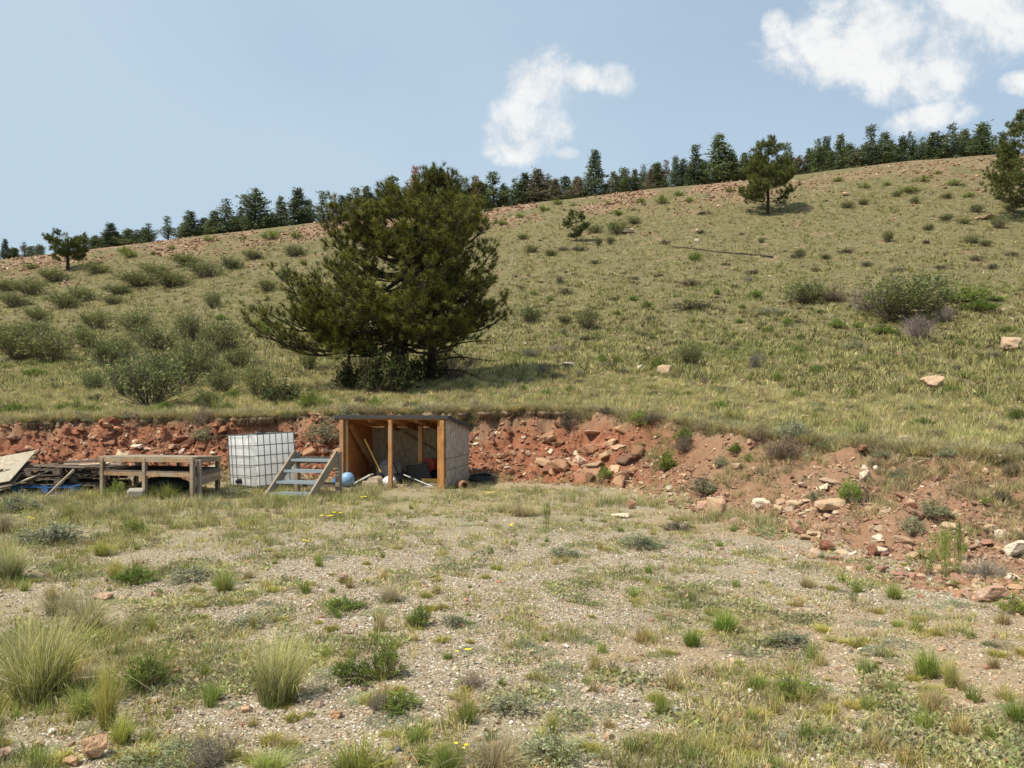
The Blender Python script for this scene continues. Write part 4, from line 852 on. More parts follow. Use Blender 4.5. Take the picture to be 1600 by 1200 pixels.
LMH = [('big pine', 620, 520), ('willow thicket', 1400, 480), ('lone hillside pine', 1200, 330), ('small young pine', 900, 365), ('fallen pole', 1120, 392), ('flat-topped lone pine', 106, 415), ('upright tan boulder', 1579, 545), ('pointed tan boulder', 1460, 600), ('pinkish wedge stone', 1040, 585), ('yellowish young shrub', 921, 505), ('largest grey-green bush', 235, 600),
       ('right-edge dark pine', 1600, 320), ('large dry brown bush', 1228, 700), ('shed roof', 630, 648), ('white tank', 405, 680), ('timber bench', 240, 720), ('pallets', 80, 740), ('grey twiggy bush', 1080, 565), ('long low dark bush', 1082, 478), ('gap in the left ridge trees', 445, 350), ('grey stone on the upper left', 133, 460), ('scree right of the big pine', 850, 335), ('upper-right outcrop', 1545, 342),
       ('bright green bank bush', 1041, 730), ('flat tan slab', 1300, 795), ('blocky boulder', 1120, 795), ('tall weed', 1480, 880), ('yellow-cream boulder', 1590, 865), ('coil of hose', 752, 740), ('middle outcrop', 950, 700), ('right-bank bush', 1329, 775), ('white slab above the bank', 1408, 687), ('square red stone', 1363, 865)]
LSEEN = {}
def near(px, py, yard, nth=0):
    """which landmark a spot in the photo is next to, and on which side"""
    n, x, y = sorted(((a, b, c) for a, b, c in (LMY if yard else LMH)), key=lambda l: (l[1]-px)**2+((l[2]-py)*1.5)**2)[nth]; dx, dy = px-x, (py-y)*1.5; d = math.hypot(dx, dy); w = 'just ' if d < 45 else ('far ' if d > 150 else '')
    if abs(dx) > abs(dy)*2: a = 'left of' if dx < 0 else 'right of'
    elif abs(dy) > abs(dx)*2: a = ('behind' if dy < 0 else 'in front of') if yard else ('above' if dy < 0 else 'below')
    else: a = (('behind and ' if dy < 0 else 'in front and ') if yard else ('above and ' if dy < 0 else 'below and '))+('left of' if dx < 0 else 'right of')
    return f'{w}{a} the {n}'
def lab(look, px, py, yard=False):
    for nth in range(7):
        t = look+' '+near(px, py, yard, nth)
        if t not in LSEEN: break
    LSEEN[t] = 1; return t
# ================================================================== ROCKS as things
def rockmesh(seed, flat=.5, rough=.05, sub=2):
    r_ = np.random.default_rng(seed); V, F = slab(seed, 13, flat)
    bm = bmesh.new(); vs = [bm.verts.new(v) for v in V]; [bm.faces.new([vs[i] for i in f]) for f in F]
    bmesh.ops.bevel(bm, geom=bm.edges[:], offset=.02, segments=1, affect='EDGES'); bmesh.ops.triangulate(bm, faces=bm.faces)
    bmesh.ops.subdivide_edges(bm, edges=[e for e in bm.edges if e.calc_length() > .12], cuts=sub, use_grid_fill=True); bmesh.ops.triangulate(bm, faces=bm.faces)
    bm.normal_update()
    for v in bm.verts:
        c = v.co; n = fbm(np.array([c.x*5+seed]), np.array([c.y*5+c.z*7]), 3, seed)[0]; v.co += v.normal*n*rough*1.6
    me = bpy.data.meshes.new('rock'); bm.to_mesh(me); bm.free(); me.materials.append(M['rock'])
    a = me.color_attributes.new('Col', 'FLOAT_COLOR', 'POINT'); a.data.foreach_set('color', [1.]*4*len(me.vertices)); return me
RM = [rockmesh(500+i, [.35, .45, .6, .3][i % 4]) for i in range(10)]; RB = [rockmesh(520+i, .8, .06) for i in range(4)]
REX = {}
def rock(x, y, dims, label, group=None, col=None, rz=None, mesh=None, tilt=.25, sink=.18, name='rock'):
    me = mesh or rnd.choice(RM); o = bpy.data.objects.new(name, me); COL.objects.link(o)
    if me.name not in REX: c = np.array([v.co[:] for v in me.vertices]); REX[me.name] = (c.min(0), c.max(0))
    lo, hi = REX[me.name]; ex = hi-lo; sc = [dims[i]/ex[i] for i in range(3)]; o.scale = sc; o.location = (x, y, hz(x, y)-lo[2]*sc[2]-sink*dims[2])
    o.rotation_euler = (rnd.gauss(0, tilt), rnd.gauss(0, tilt), rnd.uniform(0, 6.28) if rz is None else rz); o.color = (*(col or pick(STONE_T, 1, rnd.randrange(9999))[0]), 1); return tag(o, label, 'rock', group)
tanc, cream, redc, pink, orng = (.52, .39, .27), (.66, .58, .46), (.28, .14, .095), (.50, .35, .26), (.50, .31, .18)
for px, py, w, h, c, ms, lb in [
    (1551, 940, 40, 26, pink, RB[0], 'rounded pinkish boulder alone on the gravel at the right side of the yard'),
    (1579, 549, 32, 22, tanc, RB[1], 'upright tan boulder in the grass at the right edge of the hillside'),
    (1460, 604, 40, 18, tanc, RB[2], 'pointed tan boulder in the grass beside a green tuft on the right hillside'),
    (1120, 806, 30, 32, tanc, RB[3], 'blocky tan boulder standing at the foot of the dirt bank right of the shed'),
    (1100, 800, 24, 18, pink, RB[1], 'orange-tan stone touching the blocky boulder at the foot of the bank'),
    (1300, 799, 46, 17, tanc, RM[0], 'broad flat tan slab below the bright green bush on the right bank'),
    (1290, 860, 36, 17, redc, RM[2], 'dark reddish rounded slab at the foot of the right bank'),
    (1590, 873, 34, 26, cream, RB[0], 'yellow-cream broken boulder at the right edge of the debris'),
    (1564, 844, 18, 16, cream, RM[3], 'small bright cream slab standing in the right debris'),
    (1527, 857, 24, 14, cream, RM[2], 'cream rounded stone left of the bright slab in the right debris'),
    (1371, 868, 30, 14, cream, RM[1], 'whitish flat slab beside the square red stone at the foot of the right bank'),
    (1363, 870, 18, 20, redc, RB[2], 'square dark red stone at the foot of the right bank'),
    (1560, 721, 20, 12, cream, RM[1], 'white stone on the rim of the right bank'),
    (1352, 750, 18, 16, cream, RM[4], 'white slab standing behind the bright green bush on the right bank'),
    (1190, 795, 26, 15, cream, RM[5], 'cream slab in the debris right of the blocky boulder'),
    (1408, 687, 24, 6, cream, RM[6], 'thin white slab lying in the grass above the right bank'),
    (1355, 697, 38, 10, orng, RM[6], 'layered orange ledge stone poking out at the rim of the right bank'),
    (1352, 705, 26, 10, redc, RM[7], 'small red ledge stone just under the layered orange ledge'),
    (148, 1186, 54, 34, orng, RM[2], 'large orange stone on the gravel at the bottom left corner'),
    (112, 1197, 24, 14, orng, RM[1], 'small orange stone just left of the large orange stone'), (8, 1190, 24, 20, pink, RM[2], 'pinkish stone at the bottom left edge'),
    (60, 1170, 22, 14, pink, RM[4], 'small pinkish stone among the grey mats at bottom left'),
    (160, 935, 34, 8, pink, RM[0], 'flat pink stone in the gravel left of centre'),
    (536, 908, 22, 14, pink, RM[2], 'pinkish rounded stone in the gravel in front of the shed'), (526, 1122, 20, 12, orng, RM[3], 'flat orange stone in the gravel near the lower middle'),
    (275, 1052, 16, 8, orng, RM[5], 'small orange stone beside the tall yellow grass clump'), (385, 1112, 18, 8, tanc, RM[6], 'small tan stone left of the large grass clump'),
    (1270, 840, 20, 10, tanc, RM[1], 'tan stone in the middle of the right debris'), (970, 808, 30, 6, cream, RM[0], 'thin white slab lying flat where the yard meets the bank'),
    (985, 795, 22, 16, orng, RM[2], 'orange wedge stone behind the thin white slab'), (1150, 822, 18, 14, pink, RM[3], 'pinkish stone right of the blocky boulder'),
    (1240, 795, 20, 12, tanc, RM[5], 'tan stone above the cream slab in the debris'), (1425, 795, 16, 10, redc, RM[6], 'dark red stone behind the sage plants on the right bank'),
    (1040, 586, 24, 16, tanc, RM[3], 'pinkish wedge stone alone on the grass above the bank'), (888, 573, 20, 7, cream, RM[1], 'pale flat stone on the grass right of the big pine'),
    (820, 540, 14, 5, cream, RM[2], 'pale flat stone in the pine shadow right of the big pine'), (1000, 578, 10, 8, cream, RM[4], 'small white stone left of the wedge stone'),
    (636, 642, 14, 6, cream, RM[4], 'white stone just above the shed roof'), (981, 364, 20, 6, cream, RM[5], 'pale slab on the upper slope below the scree'),
    (1089, 378, 8, 5, cream, RM[3], 'small white stone near the left end of the fallen pole'), (1320, 306, 18, 6, tanc, RM[2], 'pale slab on the slope right of the lone hillside pine'),
    (1545, 342, 36, 6, (.36, .27, .2), RM[0], 'flat stony outcrop at the upper right edge of the slope'), (1447, 381, 10, 6, (.14, .10, .085), RM[1], 'dark stone on the upper right slope'),
    (133, 462, 10, 7, (.3, .27, .24), RM[4], 'grey stone on the left upper slope'), (141, 464, 8, 5, cream, RM[6], 'pale stone beside the grey one on the left upper slope'),
    ]:
    X, Y, Z = place(px, py); s = Y/FP; rock(X, Y, (w*s*1.02, w*s*.75, h*s*1.12), lb, None, c, rnd.uniform(-.3, .3), ms, .06, .12)
def many_rocks():
    reg = [(-40, 160, 'slab', 'slabs in the bank behind the pallets', STONE_R, 22, .15, .85, .15, .42),
           (160, 345, 'slab', 'slabs in the bank behind the bench', STONE_R, 36, .1, .85, .14, .46),
           (345, 535, 'slab', 'slabs in the bank behind the tank', STONE_R, 22, .2, .85, .14, .44),
           (735, 860, 'stone', 'stones in the bank right of the shed', STONE_R, 20, .05, .97, .08, .26),
           (850, 1000, 'broken slab', 'slabs of the middle outcrop', STONE_O, 56, .05, .85, .13, .50),
           (1000, 1160, 'stone', 'stones on the dirt slope', STONE_T, 12, -.1, .8, .07, .18),
           (1120, 1340, 'debris stone', 'debris stones below the right bank', STONE_T, 54, -.25, .6, .07, .27),
           (1340, 1640, 'debris stone', 'debris stones at the far right', STONE_T, 44, -.3, .42, .06, .22)]
    for a, b, lb_, gp, cs, n, lo, hi, s0, s1 in reg:
        X, Y = bank_points(n, 700+int(a), a, b, lo, hi); cl = pick(cs, n, 800+int(a))
        for i in range(n):
            s = s0+(s1-s0)*rnd.random()**1.6; cc_ = cl[i]; lum = cc_.mean(); cw = 'cream' if lum > .46 else 'tan' if cc_[0]-cc_[2] < .235 and lum > .28 else 'dark red' if lum < .2 else 'reddish'
            px_ = CX+FP*X[i]/Y[i]; py_ = HZ-(hz(X[i], Y[i])-CH)/Y[i]*FP; nm_ = ('small ' if s < s0+(s1-s0)*.3 else 'large ' if s > s0+(s1-s0)*.75 else '')+cw+' '+lb_; lb = lab(nm_, px_, py_); rock(X[i], Y[i], (s*1.1, s*.8, s*rnd.uniform(.25, .6)), lb, gp, tuple(cl[i]), tilt=.35, sink=.3)
many_rocks()
# ================================================================== PLANTS
def bush_proto(name, seed, nst, nlf, lsize, lcol, scol, aspect=.3, dome=True, up=.7, stick=.010, low=.25, wild=.12, twigs=2, cvar=.2):
    """unit plant: 1 wide, 1 tall"""
    r_ = np.random.default_rng(seed); segs = []; LP = []; LD = []
    for i in range(nst):
        a = r_.uniform(0, 6.283); q = r_.uniform(0, 1)**.6; el = 1.0-.75*q if dome else 1-.35*q; tip = np.array([math.cos(a)*q*.5, math.sin(a)*q*.5, max(.12, el*(1-.3*r_.uniform(0, 1)))])
        p0 = np.array([math.cos(a)*.05, math.sin(a)*.05, 0.]); mid = p0*.5+tip*.5+np.array([math.cos(a), math.sin(a), 0])*.07*q+r_.normal(0, wild*.4, 3); mid[2] = max(mid[2]*.85, .05)
        pts = [p0+(mid-p0)*t*2 if t <= .5 else mid+(tip-mid)*(t-.5)*2 for t in (0, .25, .5, .75, 1.)]
        for j in range(4): segs.append((pts[j], pts[j+1], stick*(1-j*.22), stick*(.8-j*.22)))
        brs = [(pts[1], pts[4])]
        for k in range(twigs):
            t = r_.integers(1, 4); b0 = pts[t]; b1 = b0+(pts[4]-pts[t])*.6+r_.normal(0, wild, 3)+[0, 0, .05]; b1[2] = max(b1[2], .06); segs.append((b0, b1, stick*.5, stick*.2)); brs.append((b0, b1))
        m_ = max(1, nlf//nst)
        for _ in range(m_):
            b = brs[r_.integers(0, len(brs))]; t = low+(1-low)*r_.uniform(0, 1)**.8; P = b[0]+(b[1]-b[0])*t+r_.normal(0, .018, 3); LP.append(P)
            d = (b[1]-b[0]); d = d/np.linalg.norm(d)*up+r_.normal(0, .5, 3); LD.append(d)
    root = empty(name); sv = tubes(segs, 3, scol); mesh_np('stem', sv[0], sv[1], M['leaf'], sv[2], parent=root)
    if nlf:
        L = leaves(np.array(LP), np.array(LD), lsize, seed+1, aspect, cvar, lcol); mesh_np('foliage', L[0], L[1], M['leaf'], L[2], parent=root)
    return root
def grass_proto(name, seed, n, cb, ct, spread=.42, base=.16, width=.011, droop=.5, seg=3, extra=None):
    b = blades(n, seed, 1., spread, base, width, seg, cb=cb, ct=ct, droop=droop, hvar=.65, lean=.85)
    w = blades(n//8, seed+77, 1.12, spread*1.5, base*1.2, width*.6, seg, cb=(.3, .26, .13), ct=(.62, .53, .32), droop=droop*1.4, hvar=.5, lean=1.1); b = join(b, w)
    a = np.arctan2(b[0][:, 1], b[0][:, 0]); b[0][:, 2] *= 1+.16*np.sin(a*2+seed)+.1*np.sin(a*5+seed*2); b[0][:, 0] += b[0][:, 2]**2*.10*math.sin(seed)
    if extra: b = join(b, extra)
    root = mesh_np(name, b[0], b[1], M['grass'], b[2]); return root
K = {}; KUSED = set()
K['green_shrub'] = [bush_proto('shrub', 900+i, 46, 1700, .075, (.20, .27, .05), (.22, .18, .10), .22, True, 1.1) for i in range(2)]
K['bright_shrub'] = [bush_proto('shrub', 905+i, 46, 2000, .075, (.17, .24, .05), (.18, .15, .08), .26, True, 1.1) for i in range(2)]
K['twig_shrub'] = [bush_proto('shrub', 910+i, 52, 2200, .055, (.20, .225, .085), (.20, .165, .125), .42, False, .9, .008, .18, .17, 4) for i in range(4)]
K['dark_shrub'] = [bush_proto('shrub', 915+i, 40, 1700, .06, (.075, .095, .032), (.09, .07, .055), .5, True, .7, .010, .15, .12, 4) for i in range(2)]
K['sage'] = [bush_proto('sagebrush', 920+i, 46, 1500, .07, (.29, .31, .19), (.22, .18, .13), .35, True, .8) for i in range(2)]
K['grey_mound'] = [bush_proto('low_shrub', 925+i, 46, 900, .07, (.15, .14, .095), (.15, .125, .10), .3, True, .8, .012) for i in range(2)]
K['brown_shrub'] = [bush_proto('shrub', 930+i, 70, 700, .06, (.24, .195, .125), (.24, .19, .14), .25, True, .8, .008, .2, .1, 5) for i in range(2)]
K['dead_shrub'] = [bush_proto('dead_shrub', 935+i, 60, 0, .06, (1, 1, 1), (.30, .25, .215), .3, False, .8, .007, .2, .13, 6) for i in range(2)]
K['weed'] = [bush_proto('weed', 940+i, 26, 1500, .055, (.22, .27, .07), (.28, .24, .11), .2, False, 1.2, .005, .08, .03, 1) for i in range(2)]
K['grass_green'] = [grass_proto('grass_clump', 950+i, 520, (.18, .19, .055), (.44, .48, .12)) for i in range(3)]
K['grass_bright'] = [grass_proto('grass_clump', 955+i, 460, (.14, .16, .045), (.24, .36, .06), .45, .2, .014) for i in range(2)]
K['grass_yellow'] = [grass_proto('grass_clump', 960+i, 560, (.26, .26, .07), (.66, .60, .20), .34, .13, .009) for i in range(2)]
K['grass_tan'] = [grass_proto('grass_clump', 965+i, 620, (.24, .21, .11), (.62, .53, .34), .45, .18, .008, .7) for i in range(2)]
K['grass_twotone'] = [grass_proto('grass_clump', 968+i, 520, (.17, .175, .055), (.56, .54, .15), .42, .2, .010, .4, 3, blades(420, 970+i, 1.05, .46, .2, .006, 3, cb=(.28, .26, .11), ct=(.74, .64, .38), hvar=.25, droop=.6)) for i in range(2)]
K['cushion'] = [grass_proto('moss_cushion', 975+i, 260, (.26, .24, .06), (.46, .42, .12), .42, .34, .035, .3, 2) for i in range(3)]
K['tuft'] = [grass_proto('grass_tuft', 980+i, 130, (.22, .22, .08), (.36, .38, .13), .42, .18, .018, .4, 2) for i in range(3)]
def matp(seed):
    r_ = np.random.default_rng(seed); n = 900; a = r_.uniform(0, 6.28, n); q = .5*np.sqrt(r_.uniform(0, 1, n))*(1+.2*np.sin(a*3+seed)); P = np.stack([q*np.cos(a), q*np.sin(a), r_.uniform(.1, .8, n)*(1.1-q*1.5)], -1)
    D = r_.normal(size=(n, 3))*[1, 1, .6]; D[:, 2] = np.abs(D[:, 2])+.9; L = leaves(P, D, .075, seed, .4, .2, (.31, .33, .20)); return mesh_np('leafy_mat', L[0], L[1], M['leaf'], L[2])
K['mat'] = [matp(985+i) for i in range(3)]
def plant(kind, px, py, w, h, label, group=None, cat=None, tint=None, XY=None):
    src = rnd.choice(K[kind])
    if src.name in KUSED: o = copy_tree(src)
    else: o = src; KUSED.add(src.name)
    if XY: X, Y = XY; Z = hz(X, Y)
    else: X, Y, Z = place(px, py)
    s = Y/FP; v = rnd.uniform(.9, 1.1); o.location = (X, Y, Z-.02*h*s); o.rotation_euler = (rnd.gauss(0, .04), rnd.gauss(0, .04), rnd.uniform(0, 6.28)); o.scale = (w*s, w*s, h*s*v)
    t = tint or (1, 1, 1); q = rnd.uniform(.86, 1.14)
    c = (t[0]*q*rnd.uniform(.94, 1.06), t[1]*q, t[2]*q*rnd.uniform(.9, 1.1), 1)
    o.color = c
    for ch in o.children: ch.color = c
    cats = dict(tuft='grass tuft', cushion='moss cushion', mat='ground plant', weed='weed', sage='shrub')
    return tag(o, label, cat or cats.get(kind, 'grass clump' if kind.startswith('grass') else 'shrub'), group)
HAND = [
 # yard, foreground
 ('grass_twotone', 62, 1096, 170, 165, 'tall grass bunch with green base and tan tips at the lower left edge'),
 ('grass_tan', 138, 985, 100, 80, 'pale tan dry grass bunch behind the tall green-and-tan bunch at left'),
 ('grass_tan', 95, 960, 90, 60, 'greyish dry grass clump at left, behind the pale tan bunch'),
 ('grass_twotone', 14, 905, 80, 70, 'tan-tipped grass clump at the left edge of the yard'),
 ('grass_tan', 5, 832, 50, 48, 'pale dry grass clump at the left edge near the pallets'),
 ('grass_yellow', 168, 1140, 70, 140, 'tall narrow yellow-green grass clump at lower left'),
 ('grass_green', 190, 1166, 60, 70, 'green grass tuft at the foot of the tall narrow yellow clump'),
 ('green_shrub', 232, 1075, 105, 66, 'green leafy bush right behind the tall narrow yellow grass clump'),
 ('grass_green', 130, 1120, 80, 60, 'short green grass left of the tall narrow yellow clump'),
 ('grass_twotone', 432, 1098, 125, 128, 'large dense grass clump, green with yellow tips, in the lower left middle'),
 ('grass_bright', 333, 1095, 48, 34, 'small bright green clump left of the large dense grass clump'),
 ('bright_shrub', 212, 912, 76, 42, 'round bright green bush on the left side of the yard'),
 ('grass_yellow', 180, 905, 40, 42, 'yellowish grass touching the round bright green bush'),
 ('grass_green', 236, 988, 24, 28, 'small dark grass tuft left of the bare gravel strip'), ('grass_tan', 292, 992, 26, 24, 'small brown grass tuft beside the bare gravel strip'),
 ('grass_yellow', 395, 985, 20, 36, 'narrow yellow-green tuft behind the large dense grass clump'), ('grass_green', 350, 925, 60, 48, 'loose green and tan grass clump left of centre'),
 ('sage', 300, 905, 80, 24, 'low grey plant patch left of centre'),
 ('green_shrub', 600, 1060, 66, 74, 'green upright plant left of the yellow flowers'), ('bright_shrub', 552, 1068, 82, 52, 'wide green leafy plant in the lower middle'),
 ('bright_shrub', 622, 1108, 80, 40, 'low green leafy plant below the wide one in the lower middle'), ('dead_shrub', 590, 1112, 40, 34, 'reddish dry stems at the left of the low green plant'),
 ('bright_shrub', 656, 982, 46, 52, 'upright dark green leafy tuft in the centre of the yard'), ('grass_tan', 640, 980, 34, 28, 'tan grass tuft at the left foot of the upright green tuft'),
 ('bright_shrub', 535, 955, 76, 28, 'low dark green plant left of the upright green tuft'), ('grass_tan', 610, 940, 56, 40, 'pinkish dry grass clump in the middle of the yard'),
 ('grass_green', 555, 1215, 150, 68, 'wide green grass clump at the bottom edge left of centre'), ('grass_green', 420, 1212, 110, 50, 'green grass at the bottom edge below the large dense clump'),
 ('grass_bright', 700, 1210, 70, 60, 'dark green clump holding a yellow flower at the bottom edge'), ('grass_tan', 775, 1200, 120, 70, 'straggly tan and green clump at the bottom centre'),
 ('sage', 860, 1195, 120, 56, 'wide grey-green low plant at the bottom centre right'), ('grass_yellow', 862, 1150, 46, 42, 'yellow-green tuft in the lower centre'), ('sage', 800, 1112, 90, 38, 'grey-green low plant in the lower centre'),
 ('mat', 866, 1052, 70, 22, 'round grey-green leafy mat right of the yellow flowers'), ('mat', 815, 1012, 36, 18, 'small grey-green cushion above the round leafy mat'), ('sage', 710, 978, 60, 20, 'low grey-green mat right of the upright green tuft'),
 ('grass_bright', 1132, 990, 60, 44, 'green grass clump in the right middle of the yard'), ('grass_bright', 1082, 1010, 44, 40, 'green clump left of the one in the right middle'),
 ('green_shrub', 1240, 1088, 66, 46, 'dark green low bush in the lower right'), ('grass_bright', 1180, 1075, 46, 26, 'small green grass patch left of the dark green low bush'),
 ('grass_bright', 1450, 1060, 62, 64, 'bright green grass clump at lower right'), ('grass_yellow', 1486, 1075, 56, 66, 'yellow-green grass clump touching the bright green one at lower right'),
 ('grass_tan', 1460, 1098, 60, 32, 'dry grass at the foot of the bright green clump at lower right'), ('grass_bright', 1590, 1130, 60, 58, 'green grass clump cut by the right edge'),
 ('mat', 1368, 1022, 50, 16, 'green leafy mat in the lower right'), ('sage', 1225, 1008, 90, 32, 'grey woolly low plant in the right half of the yard'), ('green_shrub', 1545, 1158, 28, 28, 'small dark green bush near the lower right corner'),
 ('grass_tan', 1262, 918, 46, 30, 'straw-coloured clump with long bent stalks near the right debris'), ('weed', 1480, 905, 62, 118, 'tall green weed with upright stems in front of the right bank'),
 ('weed', 1440, 900, 56, 60, 'shorter yellow-green weed left of the tall weed'), ('weed', 1500, 880, 40, 95, 'slender green weed just right of the tall weed'), ('dead_shrub', 1540, 905, 70, 34, 'flattened dry stems behind the pinkish boulder'),
 ('green_shrub', 1590, 960, 60, 46, 'green bush cut by the right edge beside the pinkish boulder'), ('bright_shrub', 1362, 893, 32, 14, 'small flat bright green plant at the foot of the right bank'),
 ('weed', 1333, 950, 18, 50, 'thin reddish-green weed stalk on the right gravel'), ('grass_green', 1397, 935, 46, 30, 'sparse green grass tuft on the right gravel'), ('dead_shrub', 740, 1075, 50, 30, 'dry brown stems right of the green plants in the lower middle'),
 ('weed', 855, 828, 16, 56, 'single dry weed stalk in front of the middle of the bank'), ('grass_tan', 820, 806, 76, 34, 'dry grass clump on the far side of the yard right of the shed'), ('grass_tan', 790, 800, 50, 28, 'dull grass clump right of the hollow log'),
 ('green_shrub', 208, 832, 52, 26, 'olive-green plant in front of the timber bench'), ('grass_green', 160, 868, 50, 30, 'green grass patch left of the olive plant'), ('sage', 80, 850, 110, 44, 'wide grey-green grass patch in front of the pallets'),
 ('grass_yellow', 108, 812, 30, 36, 'yellow-green grass tuft in front of the pallets'), ('weed', 178, 782, 40, 46, 'green weed growing against the left end of the timber bench'), ('grass_green', 262, 780, 60, 30, 'green grass under the timber bench'),
 ('sage', 365, 778, 60, 26, 'grey-green grass at the foot of the white tank'), ('grass_green', 435, 790, 40, 24, 'green grass at the foot of the timber steps'), ('sage', 30, 800, 70, 36, 'grey-green plants in front of the leftmost pallet stack'),
 ('dead_shrub', 330, 1198, 100, 60, 'dry brown twiggy plant at the bottom edge left of centre'), ('mat', 250, 1195, 150, 26, 'broad grey-green mat near the bottom left'), ('mat', 345, 1015, 40, 18, 'rounded grey-green cushion on the gravel left of centre'),
 ('sage', 880, 870, 60, 20, 'low grey grass hump in the far middle of the yard'), ('sage', 1000, 855, 80, 26, 'grey-green grass hump near the right foot of the bank'),
 # bank
 ('bright_shrub', 1041, 737, 46, 48, 'bright green round bush low on the dirt bank right of the outcrop'), ('green_shrub', 1070, 690, 42, 30, 'green topped bush high on the dirt bank'), ('brown_shrub', 1072, 706, 46, 36, 'grey stemmed bush under the green topped one on the dirt bank'),
 ('green_shrub', 998, 668, 46, 34, 'pale green feathery bush on the rim above the outcrop'), ('grey_mound', 887, 675, 34, 46, 'grey-green bush hanging on the rim right of the shed'), ('bright_shrub', 945, 748, 24, 26, 'small green bush at the foot of the outcrop'),
 ('sage', 505, 694, 74, 52, 'silvery sagebrush hanging down the bank left of the shed'), ('sage', 540, 660, 40, 34, 'silvery sagebrush beside the left end of the shed roof'), ('sage', 318, 690, 46, 28, 'silvery sagebrush on the bank above the timber bench'),
 ('brown_shrub', 318, 664, 44, 38, 'brown shrub on the rim above the timber bench'), ('sage', 448, 655, 26, 16, 'small green-grey tuft on the rim above the white tank'), ('bright_shrub', 586, 640, 28, 28, 'bright yellow-green bush on the rim above the shed roof'),
 ('grey_mound', 640, 640, 40, 18, 'grey mound on the rim above the shed roof'), ('green_shrub', 487, 638, 56, 38, 'pale olive bush left of the big pine trunk'), ('brown_shrub', 1228, 716, 76, 56, 'large dry brown bush hanging over the rim of the right bank'),
 ('brown_shrub', 1188, 690, 48, 40, 'dark brown bush left of the large dry one on the right rim'), ('sage', 1240, 686, 60, 36, 'grey-green bush behind the large dry brown bush'), ('bright_shrub', 1329, 784, 40, 48, 'bright green bush on the right bank above the flat slab'),
 ('grey_mound', 1346, 786, 46, 34, 'grey twiggy bush touching the bright green bush on the right bank'), ('sage', 1275, 785, 32, 28, 'grey-green bush left of the bright green bush on the right bank'), ('sage', 1103, 772, 62, 34, 'wide grey-green bush at the foot of the dirt bank'),
 ('mat', 1203, 838, 62, 26, 'grey-green mat among the right debris'), ('sage', 1425, 838, 42, 44, 'blue-green bush low on the right bank'), ('sage', 1460, 812, 56, 42, 'silvery bush behind the tall weed on the right bank'),
 ('bright_shrub', 1150, 708, 30, 22, 'small green bush just under the right rim'), ('sage', 1127, 730, 28, 24, 'small silvery bush left of the small green one under the rim'), ('green_shrub', 1170, 722, 18, 18, 'tiny green bush on the bare dirt under the rim'),
 ('grey_mound', 1560, 785, 44, 24, 'grey bush on the far right bank'), ('sage', 1405, 752, 34, 22, 'grey-green tuft in the middle of the right bank'), ('brown_shrub', 1585, 740, 40, 24, 'brown bush at the right edge on the rim'), ('grey_mound', 1060, 830, 50, 24, 'grey-green hump left of the right debris'),
 ('brown_shrub', 947, 646, 30, 18, 'brown clump on the rim above the outcrop'), ('brown_shrub', 1018, 662, 44, 28, 'dark brown clump beside the pale green feathery bush'), ('grey_mound', 860, 650, 26, 16, 'grey clump on the rim right of the shed roof'), ('green_shrub', 1540, 790, 24, 14, 'small grey-green plant low on the far right bank'),
 # slope
 ('dark_shrub', 545, 607, 56, 62, 'dark green bush left of the big pine trunk'), ('dark_shrub', 662, 596, 76, 60, 'dark bush at the foot of the pine behind'), ('dead_shrub', 700, 592, 84, 56, 'tangle of bare grey twigs under the right side of the big pine'), ('dead_shrub', 575, 596, 60, 60, 'bare twigs under the left side of the big pine'), ('dark_shrub', 608, 616, 96, 112, 'dark leafy bush growing against the big pine trunk'), ('twig_shrub', 235, 634, 120, 112, 'largest grey-green bush on the left slope'),
 ('twig_shrub', 200, 620, 60, 70, 'grey-green bush at the left of the largest one'), ('twig_shrub', 290, 606, 60, 86, 'tall dark grey-green bush right of the largest one'), ('dark_shrub', 440, 630, 66, 54, 'dark twiggy bush above the white tank'), ('twig_shrub', 400, 620, 60, 60, 'sprawling twiggy bush above the white tank'),
 ('twig_shrub', 145, 612, 40, 44, 'small dark upright bush on the left slope'), ('twig_shrub', 484, 580, 32, 40, 'small grey upright bush left of the big pine'), ('green_shrub', 405, 522, 40, 30, 'olive bush below the lowest left pine branches'),
 ('twig_shrub', 1400, 503, 130, 72, 'wide olive willow thicket on the right slope'), ('twig_shrub', 1440, 490, 110, 66, 'right half of the olive willow thicket on the right slope'), ('dead_shrub', 1358, 490, 70, 46, 'purplish bare thicket at the left of the olive willow thicket'), ('dead_shrub', 1432, 530, 66, 46, 'grey bare bush in front of the olive willow thicket'),
 ('twig_shrub', 1262, 474, 74, 40, 'brownish olive bush left of the willow thicket'), ('brown_shrub', 1300, 470, 60, 36, 'brown bush between the olive bush and the willow thicket'), ('bright_shrub', 1505, 472, 90, 28, 'bright green bush right of the willow thicket'),
 ('bright_shrub', 1530, 486, 60, 22, 'bright green bush nearer than the first right of the willow thicket'), ('dead_shrub', 1476, 504, 34, 30, 'small bare bush right of the willow thicket'), ('bright_shrub', 1378, 522, 56, 18, 'bright green low bush in front of the willow thicket'), ('bright_shrub', 1306, 513, 28, 20, 'round bright green bush left of the willow thicket'),
 ('sage', 1206, 492, 44, 16, 'silvery mat bush on the slope left of the willow thicket'), ('bright_shrub', 1231, 508, 20, 15, 'small yellow-green bush right of the silvery mat'), ('sage', 1335, 548, 36, 22, 'silvery green bush on the grass below the willow thicket'),
 ('twig_shrub', 921, 516, 40, 44, 'yellowish upright young shrub on the slope right of the big pine'), ('twig_shrub', 828, 504, 44, 30, 'grey-green bush right of the big pine'), ('twig_shrub', 1080, 572, 42, 42, 'grey twiggy bush with green top in the middle of the slope'),
